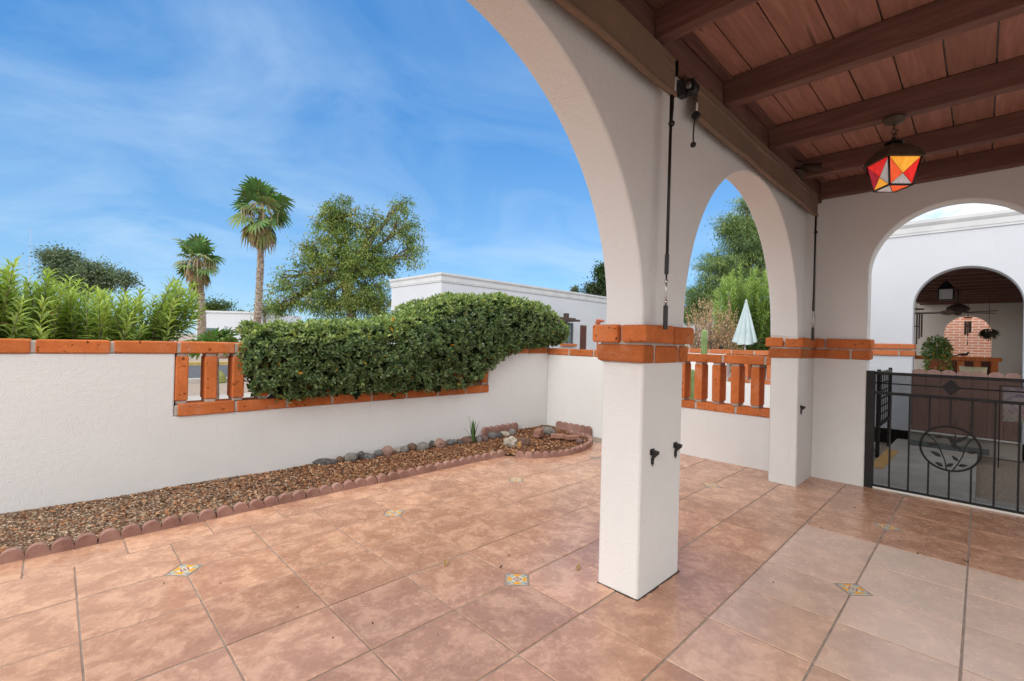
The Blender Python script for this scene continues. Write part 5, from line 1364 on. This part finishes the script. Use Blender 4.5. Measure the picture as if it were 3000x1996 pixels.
# wind chimes
def chime(px, py, X, n, tl_, label, r=.06):
    p = onX(px, py, X); t = thing('wind_chime', label, 'wind chime', tuple(p), 'wind chimes on the neighbouring porch'); x, y, z = p
    m = MB(); m.tube([(x, y, z), (x, y, 2.874)], .004, 6); m.lathe((x, y, z), [(r+.03, 0), (r+.03, .02), (.01, .03)], 18); m.build('top_disc', MBZ, t)
    for k in range(n):
        a_ = 2*PI*k/n; l_ = tl_*(1-.06*k); m = MB(); xx, yy = x+r*math.cos(a_), y+r*math.sin(a_); m.tube([(xx, yy, z), (xx, yy, z-.08)], .002, 5); m.tube([(xx, yy, z-.08), (xx, yy, z-.08-l_)], .013, 10); m.build('chime_tube', MBZ, t)
    m = MB(); m.tube([(x, y, z), (x, y, z-tl_-.25)], .003, 6); m.ball((x, y, z-tl_*.55), (.045, .045, .012), 2); m.ball((x, y, z-tl_-.25), (.035, .01, .05), 2); m.build('clapper', MBZ, t)
chime(2686, 908, 10.2, 5, .55, 'long-tubed wind chime at the left side of the neighbouring porch', .075)
chime(2836, 932, 14.2, 5, .34, 'black wind chime hanging in front of the orange brick wall', .05)
# potted trailing plant on a stand
pp = onX(2745, 1062, 11.2); x, y, z = pp; pt_ = thing('potted_plant', 'trailing green plant with orange leaves in a pot on the neighbouring porch', 'plant', (x, y, .125))
m = MB(); m.lathe((x, y, z-.14), [(.10, 0), (.15, .16), (.16, .20), (.13, .20)], 20); m.build('pot', MTER, pt_, smooth=True, auto=.7)
m = MB(); m.tube([(x, y, .125), (x, y, z-.14)], .02, 8); m.lathe((x, y, .125), [(.16, 0), (.16, .02), (.02, .03)], 18); m.lathe((x, y, z-.16), [(.12, 0), (.12, .018)], 18); m.build('stand', MBLK, pt_)
n = 1500; d_ = rdir(n); P = np.array([x, y, z+.22])+d_*np.array([.20, .20, .28])*rng.random((n, 1))**.5; tr = rng.random(n) < .3; P[tr, 2] -= rng.uniform(.2, .5, tr.sum())
cs = pick([(.17, .26, .09), (.23, .33, .11), (.11, .18, .07)], n); k = rng.random(n) < .07; cs[k] = (.55, .24, .03)
leaves('foliage', P, d_+np.array([0, 0, -.4]), rdir(n)+np.array([0, 0, 1]), rng.uniform(.05, .09, n), .035, cs, MFAR, pt_)
# dark hanging basket, cushions, flag
hp = onX(2897, 975, 14.4); x, y, z = hp; hb_ = thing('hanging_plant', 'dark drooping hanging plant right of the far brick arch', 'plant', tuple(hp))
m = MB(); m.tube([(x, y, z+.05), (x, y, 2.874)], .005, 6); m.lathe((x, y, z), [(.05, -.1), (.11, 0), (.11, .03)], 16); m.build('basket', MBZ, hb_)
n = 260; d_ = rdir(n); leaves('foliage', np.array([x, y, z+.02])+d_*np.array([.09, .09, .08]), d_+np.array([0, 0, -1.1]), rdir(n), rng.uniform(.08, .16, n), .02, pick([(.03, .04, .02), (.05, .05, .03), (.16, .13, .10)], n), MFAR, hb_)
MCUS = noisy('cushion_cloth', (.62, .55, .32), (.78, .71, .48), 26, .9, 60, .4, stretch=(1, 1, 4))
def cushion(p0, p1, X, label):
    a, b = onX(*p0, X), onX(*p1, X); c = (np.array(a)+np.array(b))/2; hy, hz = abs(a[1]-b[1])/2, abs(a[2]-b[2])/2
    m = MB(); v = []; n = 12
    for s in (1, -1):
        for i in range(n+1):
            for j in range(n+1):
                u, w_ = 2*i/n-1, 2*j/n-1; th = .085*(1-u**4)*(1-w_**4); pin = 1-.10*(1-u*u)*(abs(w_) > .99)-.0
                v.append((c[0]+s*th, c[1]+u*hy*(1-.06*(1-w_*w_)), c[2]+w_*hz*(1-.10*(1-u*u))))
    N2 = (n+1)**2; f = [(q*N2+i*(n+1)+j, q*N2+(i+1)*(n+1)+j, q*N2+(i+1)*(n+1)+j+1, q*N2+i*(n+1)+j+1) for q in (0, 1) for i in range(n) for j in range(n)]
    m.add(v, f); tag(m.build('cushion', MCUS, None, smooth=True), label, 'cushion', 'cushions on the neighbouring porch')
cushion((2809, 1072), (2893, 1112), 13.6, 'large straw-coloured cushion propped against the far balustrade')
cushion((2684, 1078), (2714, 1106), 13.6, 'small straw-coloured cushion at the left end of the far balustrade')
m = MB(); q = onX(2822, 1040, XB-.02); x, y, z = q[0]+.08, q[1], zt_
m.ball((x, y, z+.055), (.035, .09, .035), 2); m.ball((x, y-.085, z+.10), (.026, .028, .026), 2); m.tube([(x, y-.10, z+.10), (x, y-.145, z+.095)], [.010, .001], 6); m.tube([(x, y+.06, z+.05), (x, y+.20, z+.0)], [.022, .010], 6); m.tube([(x, y, z), (x, y, z+.04)], .006, 6); m.tube([(x, y-.07, z+.09), (x, y-.05, z+.06)], [.02, .03], 8)
tag(m.build('bird_figure', MPLA, None, smooth=True), 'black bird figurine perched on the far balustrade rail', 'figurine')
# garden flag at the right edge
fp = onX(2985, 1145, 8.0); x, y, z = fp; gf = thing('garden_flag', 'faded purple and green garden flag on a thin stand by the gravel', 'flag', (x, y, -.1))
m = MB(); m.tube([(x, y+.17, -.14), (x, y+.17, z+.06)], .006, 8); m.tube([(x, y+.17, z+.05), (x, y-.17, z+.05)], .005, 8); m.build('stand', MBLK, gf, smooth=True)
def flagmat():
    m, nt, b = mat('flag_print'); v = objco(nt); n_ = noise(nt, 9, 3, .6, v, .8); sp = N(nt, 'ShaderNodeSeparateXYZ'); L(nt, v, sp.inputs[0])
    g_ = N(nt, 'ShaderNodeMapRange'); g_.inputs[1].default_value = z-.42; g_.inputs[2].default_value = z; L(nt, sp.outputs[2], g_.inputs[0])
    a_ = ramp(nt, g_.outputs[0], [(.05, (.22, .28, .22)), (.3, (.30, .16, .20)), (.6, (.42, .38, .42)), (.85, (.20, .16, .26))])
    L(nt, mixc(nt, .5, a_, ramp(nt, n_, [(.35, (.16, .12, .2)), (.5, (.6, .52, .42)), (.66, (.32, .12, .14))])), b.inputs['Base Color']); b.inputs['Roughness'].default_value = .9; return m
m = MB(); v = []
for i in range(9):
    for j in range(9): v.append((x+.012*math.sin(i*.9+j*.4), y+.14-.28*i/8, z+.045-.46*j/8))
m.add(v, [(i*9+j, i*9+j+1, (i+1)*9+j+1, (i+1)*9+j) for i in range(8) for j in range(8)]); m.build('cloth', flagmat(), gf, recalc=False, smooth=True)

# dark uneven joint where the pillars meet the tiles
MJ = noisy('dirty_joint', (.045, .032, .024), (.10, .075, .058), 30, .95, 60, .5)
def joint(x0, x1, y0, y1, parent):
    m = MB(); pts = []
    for (a, b) in (((x0, y0), (x1, y0)), ((x1, y0), (x1, y1)), ((x1, y1), (x0, y1)), ((x0, y1), (x0, y0))):
        for i in range(14):
            t = i/14; pts.append((a[0]+(b[0]-a[0])*t, a[1]+(b[1]-a[1])*t))
    c = Vector(((x0+x1)/2, (y0+y1)/2)); out = []
    for p in pts:
        w_ = random.uniform(.002, .009); out.append((p[0]+w_*(1 if p[0] > c.x+(x1-x0)*.49 else -1 if p[0] < c.x-(x1-x0)*.49 else 0), p[1]+w_*(1 if p[1] > c.y+(y1-y0)*.49 else -1 if p[1] < c.y-(y1-y0)*.49 else 0)))
    m.prism(out, 'z', -.008, .0045); m.build('base_joint', MJ, parent)
joint(1.245, 1.725, YI, -.345, arcade)
# crumbs of dry litter on the tiles near the gate
n = 150; X_ = np.r_[rng.uniform(3.2, 4.8, 90), rng.uniform(-.6, 4.6, 60)]; Y_ = np.r_[rng.normal(-1.6, .45, 90), rng.uniform(-2.2, 1.8, 60)]
ok = ~((X_ > 1.15) & (X_ < 1.85) & (Y_ > -.7) & (Y_ < -.2)) & ~((X_ > 4.2) & (Y_ > -.7) & (Y_ < -.2)); X_, Y_ = X_[ok], Y_[ok]; n = len(X_)
scatter('leaf_litter', n, X_, Y_, rng.uniform(.002, .0065, n), .3, [(.06, .035, .022), (.11, .06, .035), (.035, .025, .02)], 1.0, octa, of, 1.7, hfun=lambda x, y: x*0+.0012)
